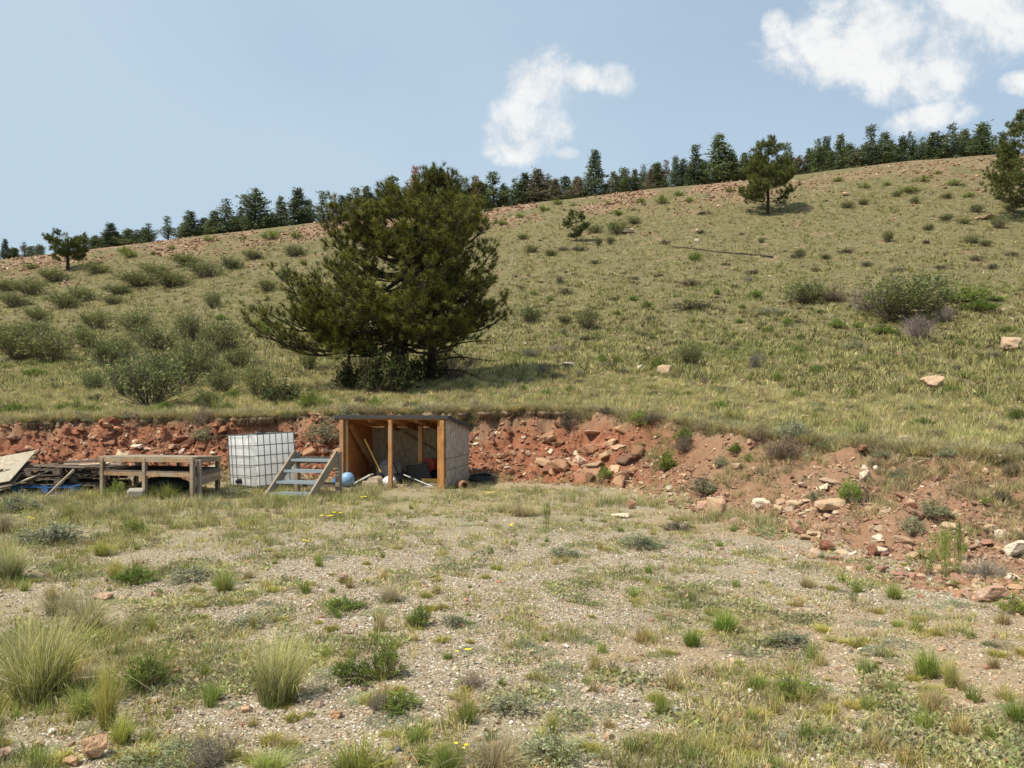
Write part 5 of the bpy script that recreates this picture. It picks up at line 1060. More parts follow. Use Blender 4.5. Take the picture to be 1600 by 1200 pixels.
 ('bright_shrub', 1028, 577, 30, 28, 'bright green bush left of the grey twiggy one'), ('bright_shrub', 1123, 640, 36, 20, 'bright green tuft on the grass above the right bank'), ('grey_mound', 1082, 482, 74, 16, 'long low dark bush in the middle of the slope'), ('grey_mound', 1078, 447, 46, 15, 'low dark bush just above the long low one'),
 ('bright_shrub', 1488, 614, 36, 16, 'bright green tuft beside the pointed tan boulder'), ('bright_shrub', 1217, 598, 22, 20, 'small dark green tuft above the large dry brown bush'), ('dead_shrub', 1182, 578, 30, 34, 'bare grey bush on the grass in the middle right'),
 ('bright_shrub', 1440, 668, 40, 22, 'bright green grass patch above the right bank'), ('bright_shrub', 1590, 655, 40, 22, 'green tuft at the right edge above the bank'),
]
for k, px, py, w, h, lb in HAND: plant(k, px, py, w, h, lb)
G1 = 'small plants on the slope'
def lesser():
    """lesser plants seen in the photo: kind, list of (px, py, w, h), look, group"""
    sets = [
     ('twig_shrub', [(30, 562, 90, 60), (78, 566, 80, 56), (12, 545, 60, 40), (55, 535, 70, 40), (150, 515, 50, 40), (165, 572, 56, 50), (190, 562, 50, 40), (240, 548, 80, 50), (295, 534, 46, 56), (318, 580, 60, 60), (350, 548, 70, 60), (335, 600, 56, 56), (325, 640, 50, 40), (265, 585, 60, 40), (375, 575, 50, 40), (130, 545, 40, 44), (215, 520, 60, 34), (345, 615, 50, 40)],
      'grey-green twiggy bush in the thicket on the left slope', 'twiggy bushes of the left thicket'),
     ('twig_shrub', [(215, 447, 70, 30), (265, 449, 70, 30), (150, 428, 44, 22), (320, 433, 60, 28), (240, 430, 50, 20), (50, 462, 60, 30), (100, 482, 60, 30), (20, 480, 50, 26), (332, 482, 30, 30), (415, 456, 34, 24), (85, 440, 50, 22), (185, 460, 50, 20), (130, 470, 44, 22), (445, 440, 30, 24), (290, 415, 50, 18), (360, 420, 44, 20), (60, 500, 40, 22), (10, 455, 40, 20), (175, 475, 36, 16), (395, 405, 40, 16), (460, 400, 40, 18)],
      'grey-green bush high on the left slope', 'bushes high on the left slope'),
     ('bright_shrub', [(55, 588, 40, 15), (140, 646, 48, 18), (25, 646, 46, 24), (260, 641, 32, 19), (315, 632, 32, 18), (92, 643, 22, 18), (365, 622, 40, 18), (345, 500, 22, 14), (105, 640, 30, 14), (355, 640, 30, 14), (200, 640, 22, 12)],
      'bright green low bush on the left slope', 'bright green bushes on the left slope'),
     ('green_shrub', [(425, 374, 34, 20), (205, 402, 30, 16), (195, 396, 24, 14), (50, 420, 26, 12), (462, 372, 18, 18), (240, 398, 12, 8), (325, 377, 20, 10), (270, 390, 16, 8), (380, 374, 16, 8)],
      'green bush on the reddish scree at the left of the ridge', 'green bushes on the left scree'),
     ('green_shrub', [(1002, 318, 18, 14), (1035, 318, 22, 16), (1060, 306, 20, 10), (1078, 316, 18, 12), (965, 336, 20, 12), (850, 330, 20, 12), (785, 352, 18, 12), (895, 322, 14, 8), (812, 340, 18, 10), (1140, 300, 16, 10), (950, 320, 12, 8), (1170, 296, 12, 8), (1350, 294, 20, 12), (1385, 290, 16, 8), (1310, 284, 22, 10), (1440, 284, 30, 14), (1465, 272, 14, 8), (1420, 300, 40, 10), (1490, 290, 30, 12), (1515, 308, 24, 10), (870, 320, 20, 14), (730, 345, 20, 12)],
      'green bush on the scree below the ridge trees right of the big pine', 'green bushes on the right scree'),
     ('grey_mound', [(880, 523, 20, 14), (875, 443, 18, 20), (885, 460, 28, 16), (930, 412, 22, 9), (990, 437, 22, 8), (1040, 382, 22, 11), (905, 392, 38, 9), (880, 392, 20, 9), (1175, 428, 24, 9), (920, 532, 48, 10), (1005, 526, 26, 12), (870, 592, 24, 12), (1245, 404, 26, 12), (1527, 408, 26, 13), (1355, 416, 26, 10), (1275, 424, 20, 10), (975, 585, 26, 12), (905, 600, 24, 12), (1565, 674, 24, 18), (1520, 708, 40, 26), (1283, 647, 24, 18), (1335, 640, 22, 12), (1185, 602, 14, 10), (1450, 640, 20, 12), (1135, 415, 18, 8), (1100, 335, 26, 7), (1095, 365, 22, 8), (1320, 395, 30, 8), (1580, 400, 24, 10), (1550, 420, 26, 12), (1470, 420, 24, 8), (1400, 425, 30, 10), (1150, 450, 20, 8), (960, 470, 22, 8)],
      'low dark grey bush on the grassy slope', 'low dark bushes on the slope'),
     ('bright_shrub', [(965, 570, 20, 18), (940, 567, 18, 18), (988, 598, 14, 12), (990, 470, 18, 12), (1010, 480, 22, 12), (965, 492, 16, 10), (1085, 408, 24, 18), (1180, 466, 24, 18), (1120, 460, 12, 14), (1160, 482, 14, 10), (1282, 490, 16, 10), (1340, 513, 16, 12), (1245, 552, 28, 14), (1275, 584, 28, 20), (1245, 620, 30, 14), (1425, 560, 14, 12), (1200, 520, 24, 14), (1155, 505, 20, 10), (818, 612, 16, 14), (852, 618, 30, 14), (890, 612, 14, 14), (1075, 618, 12, 10), (1250, 530, 18, 10), (1555, 470, 34, 12), (1575, 520, 30, 14), (1390, 560, 24, 10), (1505, 590, 24, 10), (860, 470, 14, 8), (835, 462, 14, 10), (1330, 620, 20, 12), (1500, 540, 20, 12)],
      'small bright green tuft on the grassy slope right of the big pine', 'bright green tufts on the slope'),
     ('twig_shrub', [(930, 364, 28, 16), (965, 366, 40, 24), (990, 350, 24, 14), (935, 384, 16, 16), (953, 382, 16, 14), (860, 400, 24, 12), (830, 395, 26, 14), (882, 506, 28, 18), (818, 374, 20, 10), (1388, 378, 22, 20), (1562, 357, 28, 26), (1525, 332, 24, 14), (1350, 320, 18, 12), (1325, 325, 22, 12), (1401, 308, 16, 12), (1430, 318, 18, 12), (1520, 380, 30, 16), (1480, 345, 24, 12), (1580, 330, 26, 16), (1250, 400, 20, 14), (1190, 380, 12, 10), (1450, 360, 20, 12), (1505, 350, 24, 12), (1480, 310, 20, 10), (1540, 385, 24, 12), (1290, 405, 18, 10)],
      'small grey-green bush high on the slope right of the big pine', 'small bushes on the upper slope'),
     ('dead_shrub', [(848, 585, 30, 20), (830, 560, 40, 20), (1100, 600, 16, 14), (905, 590, 16, 16), (1170, 440, 20, 10), (870, 550, 30, 14), (1400, 440, 20, 12), (330, 560, 24, 20), (1555, 560, 20, 12), (1210, 650, 24, 16), (130, 655, 30, 12)],
      'bare grey twiggy plant on the slope', 'bare twiggy plants on the slope'),
     ('sage', [(1275, 640, 30, 14), (1420, 640, 30, 12), (655, 646, 30, 16), (700, 640, 26, 12), (745, 636, 30, 14), (800, 640, 24, 14), (380, 650, 36, 12), (240, 660, 30, 14), (60, 660, 40, 14), (150, 662, 40, 14), (1120, 660, 40, 20), (1150, 672, 30, 18), (1320, 690, 40, 20), (1290, 700, 40, 20), (1480, 715, 40, 18), (1380, 715, 30, 16), (1075, 655, 30, 14), (200, 655, 30, 12), (100, 662, 30, 12)],
      'grey-green sage tuft along the rim of the cut bank', 'sage tufts along the rim')]
    for k, L, lb, gp in sets:
        short = {'twig_shrub': 'grey-green twiggy bush', 'bright_shrub': 'bright green low bush', 'green_shrub': 'green bush', 'grey_mound': 'low dark bush', 'dead_shrub': 'bare grey twiggy plant', 'sage': 'sage tuft'}[k]
        for px, py, w, h in L: plant(k, px, py, w, h, lab(('wide ' if w > 2.4*h else 'small ' if w < 20 else 'tall ' if h > .85*w else '')+short, px, py), gp)
    # scattered small ones
    r_ = random.Random(5)
    def sc(kind, n, gen, look, gp, wr, asp, tint=None):
        for i in range(n):
            X, Y = gen(); w = r_.uniform(*wr)*FP/Y; h = w*asp*r_.uniform(.7, 1.3); pj = (CX+FP*X/Y, HZ-(hz(X, Y)-CH)/Y*FP); m_ = w*Y/FP; plant(kind, 0, 0, w, h, lab(('tiny ' if m_ < wr[0]+.25*(wr[1]-wr[0]) else 'big ' if m_ > wr[1]-.25*(wr[1]-wr[0]) else '')+look, pj[0], pj[1], pj[1] > 770), gp, tint=tint, XY=(X, Y))
    hx, hy = hill_points(1200, 61, .02, .92); hv = [(a, b) for a, b in zip(hx, hy) if fbm(np.array([a/5]), np.array([b/5]), 3, 62)[0] > -.05]; it = iter(hv); nxt = lambda: next(it)
    sc('tuft', 170, nxt, 'grass tuft', 'grass tufts on the hillside', (.25, .6), .8)
    sc('grey_mound', 110, nxt, 'dark mound plant', 'tiny dark mounds on the hillside', (.3, .8), .45)
    yx, yy = yard_points(1400, 3.4, 14, 63, .25); yfz = zones(yx, yy)[0]
    ok = [(a, b) for a, b, f in zip(yx, yy, yfz) if b < f-.3]; cu = [p for p in ok if vegd(np.array([p[0]]), np.array([p[1]]))[0] < .75]
    it2 = iter(cu); sc('cushion', 170, lambda: next(it2), 'yellow-green moss cushion', 'moss cushions on the gravel', (.05, .15), .38)
    sc('mat', 100, lambda: next(it2), 'grey-green leafy mat', 'small leafy mats on the gravel', (.10, .26), .16)
    it3 = iter(ok[::-1]); sc('tuft', 130, lambda: next(it3), 'green grass tuft', 'small grass tufts in the yard', (.07, .2), .75, (.85, 1.0, .7))
    sc('tuft', 90, lambda: next(it3), 'dry tan tuft', 'dry grass tufts in the yard', (.1, .24), .7, (1.5, 1.2, 1.5))
lesser()
def flower(px, py, h, n, label):
    X, Y, Z = place(px, py+h); s = Y/FP; r = empty('yellow_flower', (X, Y, Z)); st = MB(); pt = MB()
    for i in range(n):
        a = rnd.uniform(0, 6.28); q = rnd.uniform(0, 6)*s*(n > 1)*2; top = Vector((q*math.cos(a), q*math.sin(a), h*s*rnd.uniform(.85, 1.05))); st.tube([(0, 0, 0), top*.5+Vector((.004, 0, 0)), top], .0016+.0001*Y, 4)
        R_ = 3.6*s*rnd.uniform(.8, 1.2)
        for k in range(7):
            b = k*.9+a; d = Vector((math.cos(b), math.sin(b), .35)); e = Vector((-math.sin(b), math.cos(b), 0)); pt.poly([top, top+d*R_*.6-e*R_*.3, top+d*R_, top+d*R_*.6+e*R_*.3], [(0, 1, 2, 3)])
    st.build('stem', M['leaf_green'], r); pt.build('flower_head', M['petal'], r); tag(r, label, 'flower')
M['leaf_green'] = mat_plain('green_stem', (.14, .2, .05), .7, dirt=0)
for a in [(717, 1164, 34, 3, 'yellow flower on a short stem at the bottom centre of the yard'), (714, 1020, 26, 1, 'left of the two small yellow flowers in the lower middle'), (732, 1018, 24, 2, 'right of the two small yellow flowers in the lower middle'),
          (513, 806, 8, 4, 'yellow flowers in the grass in front of the steps'), (527, 802, 8, 2, 'small yellow flowers just right of the ones in front of the steps'), (796, 820, 8, 3, 'yellow flowers on the far side of the yard right of the shed'),
          (764, 770, 8, 2, 'yellow flower beside the hollow log'), (570, 778, 8, 2, 'yellow flowers before the shed sill'), (48, 810, 8, 2, 'yellow flower in the grass in front of the pallets'), (4, 820, 10, 2, 'yellow flower at the left edge of the yard'), (475, 845, 8, 2, 'yellow flower on its own in the left middle of the yard')]: flower(*a)
# ================================================================== TREES
def catm(P, n):
    P = [np.array(p, float) for p in P]; P = [2*P[0]-P[1]]+P+[2*P[-1]-P[-2]]; out = []
    for i in range(1, len(P)-2):
        for k in range(n):
            t = k/n; a, b, c, d = P[i-1:i+3]; out.append(.5*((2*b)+(c-a)*t+(2*a-5*b+4*c-d)*t*t+(3*b-a-3*c+d)*t**3))
    out.append(P[-2]); return out
def sticks(pts, r0, r1, pw=1.):
    n = len(pts)-1; return [(pts[i], pts[i+1], r1+(r0-r1)*(1-i/n)**pw, r1+(r0-r1)*(1-(i+1)/n)**pw) for i in range(n)]
def needle_proto(seed, n=44, L=1.):
    r_ = np.random.default_rng(seed); v = r_.normal(size=(n, 3)); v[:, 2] = np.abs(v[:, 2])*1.1+.05; v /= np.linalg.norm(v, axis=1)[:, None]
    base = np.stack([np.zeros(n), np.zeros(n), r_.uniform(-.45, .2, n)], -1); l = L*r_.uniform(.65, 1.05, n); s = np.cross(v, r_.normal(size=(n, 3))); s /= np.linalg.norm(s, axis=1)[:, None]
    w = .035; V = np.stack([base-s*w, base+s*w, base+v*l[:, None]], 1).reshape(-1, 3); F = np.arange(n*3).reshape(-1, 3); C = np.repeat(1+r_.normal(0, .18, (n, 1)), 3, 1)[:, None, :].repeat(3, 1).copy(); C[:, 2] *= 1.2
    return V, F, np.clip(C.reshape(-1, 3), .3, 2)
NEED = [needle_proto(1000+i) for i in range(6)]
def align(D, r_):
    """rotation matrices taking +z to each direction D"""
    D = D/np.linalg.norm(D, axis=1)[:, None]; q = r_.normal(size=D.shape); x = np.cross(q, D); x /= np.linalg.norm(x, axis=1)[:, None]; y = np.cross(D, x); return np.stack([x, y, D], -1)
def grow_pine(name, base, trunkpts, tr, limbs, seed, label, tuft=.17, col=(.070, .080, .019), tip=(.20, .19, .042), sub=1.0, cat='tree', reach=1.):
    """trunkpts: list of 3-D points (local); limbs: list of (start, end, radius)"""
    r_ = np.random.default_rng(seed); seg = sticks(catm(trunkpts, 6), *tr, .8); TP = []; TD = []; segs = list(seg)
    def branch(a, b, r0, level, sag=.12):
        a = np.array(a, float); b = np.array(b, float); L = np.linalg.norm(b-a); d = (b-a)/L
        side = np.cross(d, [0, 0, 1.]); side /= max(np.linalg.norm(side), 1e-6)
        m1 = a+(b-a)*.35+side*r_.normal(0, .07)*L-np.array([0, 0, sag*L*r_.uniform(.3, 1.2)]); m2 = a+(b-a)*.7+side*r_.normal(0, .07)*L-np.array([0, 0, sag*L*r_.uniform(.4, 1.2)])
        pts = catm([a, m1, m2, b], 3 if level < 2 else 2)
        segs.extend(sticks(pts, r0, max(.006, r0*.18))); n = len(pts)
        if level >= 2:
            k = 1+(r_.uniform() < .55)
            for j in range(k):
                t = 1-j*.5/k if j else 1; p = a+(b-a)*t if j else b; TP.append(p+r_.normal(0, .03, 3)*(j > 0)); dd = (b-a)/L+np.array([0, 0, .55])+r_.normal(0, .22 if j == 0 else .6, 3); TD.append(dd)
            return
        ns = int((3.6 if level == 0 else 2.6)*sub*max(L, .5)**.75)+2
        for j in range(ns):
            t = .28+.72*(j+.5)/ns if level == 0 else .2+.8*(j+.5)/ns; i = min(int(t*(n-1)), n-2); p = pts[i]+(pts[i+1]-pts[i])*(t*(n-1)-i); tan = pts[i+1]-pts[i]; tan /= np.linalg.norm(tan)
            sg = 1 if j % 2 else -1; dv = tan*r_.uniform(.45, .9)+side*sg*r_.uniform(.4, 1.)+np.array([0, 0, r_.uniform(.05, .75)])+r_.normal(0, .15, 3); dv /= np.linalg.norm(dv)
            l = (L*r_.uniform(.26, .46)*(1.15-.55*t)) if level == 0 else r_.uniform(.22, .55); l = max(l, .25)
            branch(p, p+dv*l, r0*(.55-.3*t) if level == 0 else r0*.5, level+1, .05)
        branch(b-(b-a)*.02, b+d*r_.uniform(.2, .35)+np.array([0, 0, .12]), r0*.2, 2)
    for a, b, r0 in limbs: branch(a, np.array(a)+(np.array(b)-np.array(a))*reach, r0, 0, .16)
    root = empty(name, base); tag(root, label, cat)
    V, F, C = tubes(seg, 10, (1, 1, 1)); mesh_np('trunk', V, F, M['bark'], None, True, root)
    V, F, C = tubes(segs[len(seg):], 5, (1, 1, 1)); mesh_np('branches', V, F, M['bark'], None, True, root)
    TP = np.array(TP); TD = np.array(TD); n = len(TP); mix = r_.uniform(0, 1, (n, 1))**1.3; c = (np.array(col)*(1-mix)+np.array(tip)*mix)*(1+r_.normal(0, .15, (n, 1)))
    o = scatter('crown', NEED, TP, tuft*r_.uniform(.75, 1.2, n), M['needle'], np.clip(c, .01, 1), parent=root, Rm=align(TD, r_))
    return root, n
def env_limbs(s, Yb, base, prof, tofn, n, seed, dscale=.9, hmin=0, r0=.07, rise=(.1, .75)):
    """limbs whose tips fill a crown outline given in photo rows: prof = [(row, left, right)]"""
    r_ = np.random.default_rng(seed); rows = [p[0] for p in prof]; L = [p[1] for p in prof]; Rr = [p[2] for p in prof]; out = []
    for i in range(n):
        row = rows[0]+(rows[-1]-rows[0])*((i+.5)/n)**.9; l = np.interp(row, rows, L); r = np.interp(row, rows, Rr); a = r_.uniform(0, 2*math.pi)
        st0 = tofn(row); cpx = st0; q = math.sqrt(r_.uniform(.45, 1)); ex = (r-cpx if math.cos(a) > 0 else cpx-l)*math.cos(a)*q; ey = math.sin(a)*q*.5*(r-l)*dscale
        tip = ((cpx-base[2]+ex)*s, ey*s, (base[3]-row)*s); dist = math.hypot((ex)*s, ey*s); up = dist*r_.uniform(*rise)*.6
        hz_ = max(tip[2]-up, hmin); stx = (tofn(base[3]-hz_/s)-base[2])*s; out.append(((stx, 0, hz_), tip, r0*(.45+.35*min(dist/3, 1.3))))
    return out
def big_pines():
    # front pine: trunk foot at photo (618, 607)
    X, Y, Z = place(618, 608); s = Y/FP; base = (X, Y, 618, 608)
    tp = [(608, 618), (560, 622), (510, 627), (450, 634), (400, 645), (350, 655), (305, 660)]
    tofn = lambda row: float(np.interp(row, [t[0] for t in tp][::-1], [t[1] for t in tp][::-1]))
    tr = [((x-618)*s, (i % 2)*.08, (608-r)*s) for i, (r, x) in enumerate(tp)]
    prof = [(298, 600, 735), (318, 545, 752), (345, 510, 768), (372, 510, 778), (395, 560, 782), (418, 520, 780), (440, 455, 780), (465, 450, 782), (490, 410, 775), (515, 400, 765), (528, 470, 740)]
    limbs = env_limbs(s, Y, base, prof, tofn, 42, 3, .85, 1.5, .075)
    limbs += env_limbs(s, Y, base, [(450, 520, 760), (490, 470, 770), (522, 480, 750)], tofn, 11, 9, .8, 1.6, .06)
    limbs += env_limbs(s, Y, base, [(322, 548, 650), (345, 500, 640), (382, 498, 640)], tofn, 12, 19, .8, 1.6, .06)
    limbs += env_limbs(s, Y, base, [(478, 425, 600), (500, 395, 600), (528, 395, 600)], tofn, 12, 23, .6, 1.6, .06, (.0, .35))
    P = lambda px, row, d: ((px-618)*s, d*s, (608-row)*s)
    # boughs that draw the outline
    for px, row, d, sr in [(400, 510, 0, 470), (392, 530, -30, 490), (425, 545, 20, 500), (440, 470, -10, 440), (428, 452, 10, 440), (470, 440, 30, 420), (505, 372, 0, 430), (498, 350, 10, 420), (520, 340, -20, 400), (545, 360, 20, 400), (560, 318, 0, 390), (610, 300, -10, 370),
                           (655, 290, 0, 350), (700, 300, 10, 360), (740, 322, 0, 390), (768, 352, -10, 410), (778, 395, 10, 440), (780, 440, 0, 470), (785, 475, 10, 490), (742, 505, -20, 500), (700, 530, -10, 510), (500, 540, -30, 505), (640, 495, -90, 480), (580, 500, -90, 480), (540, 520, -60, 500), (690, 385, -80, 420)]:
        limbs.append((P(tofn(sr), sr, 0), P(px, row, d), .085))
    root, n1 = grow_pine('pine_tree', (X, Y, Z-.1), tr, (.30, .06), limbs, 11, 'large spreading pine with dark twisted limbs on the slope behind the shed', .19, reach=.87)
    # pine behind, taller spiky top
    X, Y, Z = place(673, 596); s = Y/FP
    tp2 = [(596, 673), (520, 676), (440, 680), (360, 680), (310, 680), (268, 677)]
    tofn2 = lambda row: float(np.interp(row, [t[0] for t in tp2][::-1], [t[1] for t in tp2][::-1]))
    tr = [((x-673)*s, 0, (596-r)*s) for i, (r, x) in enumerate(tp2)]
    prof = [(285, 668, 690), (312, 655, 712), (328, 640, 728), (340, 620, 745), (380, 620, 770), (430, 620, 772), (480, 620, 775), (510, 630, 750)]
    limbs = env_limbs(s, Y, (X, Y, 673, 596), prof, tofn2, 38, 5, .9, 1.0, .06, (.2, .8))
    P = lambda px, row, d: ((px-673)*s, d*s, (596-row)*s)
    for px, row, d, sr in [(678, 268, 0, 300), (690, 275, 5, 310), (665, 277, -5, 310), (700, 285, 0, 325), (655, 290, 4, 320), (712, 300, 4, 330), (728, 305, 0, 350), (720, 288, -6, 335), (748, 315, 4, 365), (760, 332, -5, 380), (672, 284, 12, 315), (684, 290, -12, 318), (645, 305, 0, 340), (706, 276, 3, 318), (735, 330, -15, 365), (800, 492, -10, 500), (770, 500, 0, 520), (742, 290, 0, 340)]: limbs.append((P(tofn2(sr), sr, 0), P(px, row, d), .05))
    root, n2 = grow_pine('pine_tree', (X, Y, Z-.1), tr, (.17, .03), limbs, 12, 'taller pine with a spiky pointed top standing just behind the large spreading pine', .18, (.066, .078, .019), (.135, .14, .034), reach=.88)
    r_ = np.random.default_rng(77); bb = []
    for (x0, z0, x1, z1, d) in ((676, 560, 760, 560, -12), (676, 575, 745, 585, -25), (678, 545, 770, 530, -18), (670, 570, 640, 575, -20), (677, 535, 730, 560, 15)):
        bb = []; a_, b_ = np.array(P(x0, z0, 0)), np.array(P(x1, z1, d)); pts = catm([a_, a_*.5+b_*.5+np.array([0, 0, .12]), b_], 4); bb += sticks(pts, .035, .01)
        for k in range(14): p = pts[r_.integers(2, len(pts))]; q = p+(b_-a_)*.14*r_.uniform(.3, 1.4)+r_.normal(0, .16, 3); bb += [(p, q, .010, .004), (q, q+r_.normal(0, .1, 3), .005, .003)]
        V, F, C = tubes(bb, 4, (1, 1, 1)); mesh_np('bare_bough', V, F, M['bark'], None, True, root)
    print('tufts', n1, n2)
big_pines()
def far_pine(name, seed, label, px, py, hpx, wpx, prof, n, trunk=(.17, .03), tuft=.2, col=(.10, .12, .038), tip=(.16, .17, .055), lean=0, sub=.8, hmin=.12):
    X, Y, Z = place(px, py); s = Y/FP; tofn = lambda row: px+lean*(py-row)/hpx
    tr = [((lean*k/5)*s, 0, hpx*k/5*s*.96) for k in range(6)]
    pr = [(py-hpx*a, px-wpx*b, px+wpx*c) for a, b, c in prof]
    limbs = env_limbs(s, Y, (X, Y, px, py), pr, tofn, n, seed, .9, hpx*s*hmin, .05)
    return grow_pine(name, (X, Y, Z-.1), tr, trunk, limbs, seed, label, tuft, col, tip, sub)[0]
far_pine('pine_tree', 21, 'lone dark pine with layered foliage on the grassy slope below the ridge trees', 1200, 334, 114, 88, [(1., .1, .12), (.85, .35, .3), (.7, .42, .40), (.55, .5, .42), (.42, .42, .5), (.30, .5, .58), (.2, .42, .35)], 50, tuft=.30)
far_pine('pine_tree', 22, 'dark pine cut off by the right edge at the top of the slope', 1612, 345, 172, 130, [(1., .1, .12), (.85, .25, .3), (.7, .35, .40), (.5, .45, .5), (.35, .6, .5), (.22, .5, .5)], 60, (.2, .04), .28)
far_pine('pine_tree', 23, 'flat-topped lone pine standing on the reddish scree at the far left of the ridge', 106, 423, 56, 62, [(1., .35, .35), (.85, .55, .45), (.65, .5, .5), (.5, .4, .45), (.38, .45, .3)], 26, (.2, .05), .30)
far_pine('young_pine', 24, 'small young pine alone on the slope right of the big pine', 900, 378, 46, 40, [(1., .1, .1), (.8, .35, .35), (.55, .5, .5), (.3, .42, .42), (.2, .3, .3)], 17, (.07, .015), .24, (.07, .095, .03), (.11, .14, .05))
# ------------------------------------------------------------------ ridge conifers
def conifer_proto(seed, kind):
    """unit-height tree; crown of many small leaf faces on whorled boughs"""
    r_ = np.random.default_rng(seed); seg = sticks([np.array([r_.normal(0, .006)*k, 0, k/8*.97]) for k in range(9)], .022, .003); bs = []; P = []; D = []
    if kind == 'fir': nl, wmax, z0 = 30, .25, .03
    elif kind == 'spire': nl, wmax, z0 = 28, .17, .04
    elif kind == 'round': nl, wmax, z0 = 22, .33, .06
    elif kind == 'open': nl, wmax, z0 = 20, .25, .12
    else: nl, wmax, z0 = 24, .17, .1
    for i in range(nl):
        z = z0+(1-z0)*(i/nl)**.95; f = (z-z0)/(1-z0)
        if kind == 'round': w = wmax*(.72+.30*math.sin(f*9+seed*1.7))*min(1, (1.0-f)*1.2+.02)
        elif kind == 'open': w = wmax*(.62+.42*math.sin(f*10+seed))*(1.01-f)**.8
        else: w = (wmax*(1.0-f)**1.0+.006)*(.85+.3*math.sin(i*2.1+seed))*(1 if f > .1 else .75)
        nb = 7 if kind != 'open' else 5
        for b in range(nb):
            a = r_.uniform(0, 6.283); l = w*r_.uniform(.55, 1.15); up = {'fir': .08, 'spire': -.05, 'round': .45, 'open': .35}.get(kind, .0)+.35*f; st = np.array([0, 0, z]); d = np.array([math.cos(a), math.sin(a), up+r_.normal(0, .12)]); e = st+d*l
            bs.append((st, e, .0045, .0015)); m_ = int(4+l*170); t = r_.uniform(.15, 1.05, m_)[:, None]; sd_ = np.cross(d, [0, 0, 1.]); sd_ /= np.linalg.norm(sd_)
            q = st+d*l*t+sd_*(r_.normal(0, .036, (m_, 1))*(1.1-t*.4))+r_.normal(0, .012, (m_, 3)); P.append(q); D.append(d*.8+sd_*r_.normal(0, .7, (m_, 1))+r_.normal(0, .35, (m_, 3)))
    P = np.concatenate(P); D = np.concatenate(D); root = empty('conifer')
    V, F, C = tubes(seg, 6); mesh_np('trunk', V, F, M['bark'], None, True, root); V, F, C = tubes(bs, 3); mesh_np('boughs', V, F, M['bark'], None, True, root)
    L = leaves(P, D, .036 if kind != 'spire' else .032, seed+1, .46, .34); mesh_np('crown', L[0], L[1], M['leaf'], L[2], False, root); return root
CP = {k: [conifer_proto(1100+i*7+s_, k) for s_ in range(4)] for i, k in enumerate(('fir', 'spire', 'round', 'open'))}
CU = set()
TC = dict(g=(.14, .17, .08), b=(.16, .20, .125), o=(.16, .17, .075), r=(.33, .185, .14), y=(.21, .19, .13), d=(.105, .132, .07))  # crown tones brightened in place of distance haze
def conifer(kind, px, top, w, tone, label, group=None, dy=1.5):
    src = rnd.choice(CP[kind]) if kind != 'round' or rnd.random() < .6 else rnd.choice(CP['fir'])
    if src.name in CU: o = copy_tree(src)
    else: o = src; CU.add(src.name)
    u = np.array([float(px)]); yr = lut(YR, u)[0]; Y = yr+dy; X = (px-CX)/FP*Y; Z = hz(X, Y); H = CH+(HZ-top)/FP*Y-Z
    o.location = (X, Y, Z-.15); o.rotation_euler = (rnd.gauss(0, .02), rnd.gauss(0, .02), rnd.uniform(0, 6.28))
    nat = {'fir': .46, 'spire': .30, 'round': .56, 'open': .44}[kind]; k = w*1.3/FP*Y/(nat*H) if w else 1; k = min(max(k, .7), 2.4); o.scale = (H*k, H*k, H)
    c = TC[tone]; q = rnd.uniform(.85, 1.18)
    for ch in o.children: ch.color = (c[0]*q, c[1]*q, c[2]*q, 1) if ch.name.startswith('crown') else (1, 1, 1, 1)
    tag(o, label, 'tree', group)
DIST = [('fir', 930, 232, 40, 'b', 'tallest dark blue-green fir standing clear of the ridge trees in the middle'), ('fir', 1125, 209, 52, 'g', 'large broad dark fir left of the lone hillside pine'), ('spire', 1085, 223, 26, 'd', 'narrow dark fir left of the large broad fir'),
        ('spire', 649, 259, 26, 'r', 'reddish-brown dead conifer behind the top of the big pine'), ('spire', 743, 273, 20, 'r', 'reddish dead conifer just right of the big pine'), ('fir', 610, 273, 46, 'g', 'dark conifer left of the reddish-brown dead one'),
        ('round', 398, 293, 60, 'g', 'tall dark conifer at the right end of the left ridge clump'), ('fir', 465, 292, 44, 'd', 'dark conifer alone in the gap on the ridge left of the big pine'), ('open', 505, 298, 40, 'b', 'broad open conifer second right of the gap on the left ridge'),
        ('open', 353, 308, 38, 'b', 'tall open-crowned conifer in the left ridge clump'), ('round', 297, 328, 46, 'd', 'rounded dark conifer in the left ridge clump'), ('open', 263, 337, 28, 'b', 'small open conifer left of the rounded dark one on the left ridge'),
        ('round', 173, 347, 46, 'd', 'rounded dark conifer right of the flat-topped lone pine'), ('open', 771, 266, 42, 'g', 'open-crowned conifer right of the reddish dead tree'), ('open', 1361, 194, 40, 'b', 'tall grey-green open conifer on the right ridge'),
        ('open', 1487, 191, 40, 'b', 'tall open conifer near the right end of the ridge'), ('fir', 1535, 190, 46, 'g', 'dark pointed conifer at the right end of the ridge'), ('fir', 1313, 208, 30, 'g', 'dark pointed fir right of the lone hillside pine'), ('fir', 839, 262, 44, 'y', 'brownish conifer right of the open-crowned one on the middle ridge'),
        ('open', 38, 376, 16, 'y', 'thin greyish conifer at the far left of the ridge'), ('open', 979, 262, 26, 'g', 'open dark conifer right of the tallest fir'), ('fir', 1057, 242, 24, 'b', 'pointed grey-green fir left of the narrow dark one')]
for k, px, tp_, w, tn, lb in DIST: conifer(k, px, tp_, w, tn, lb)
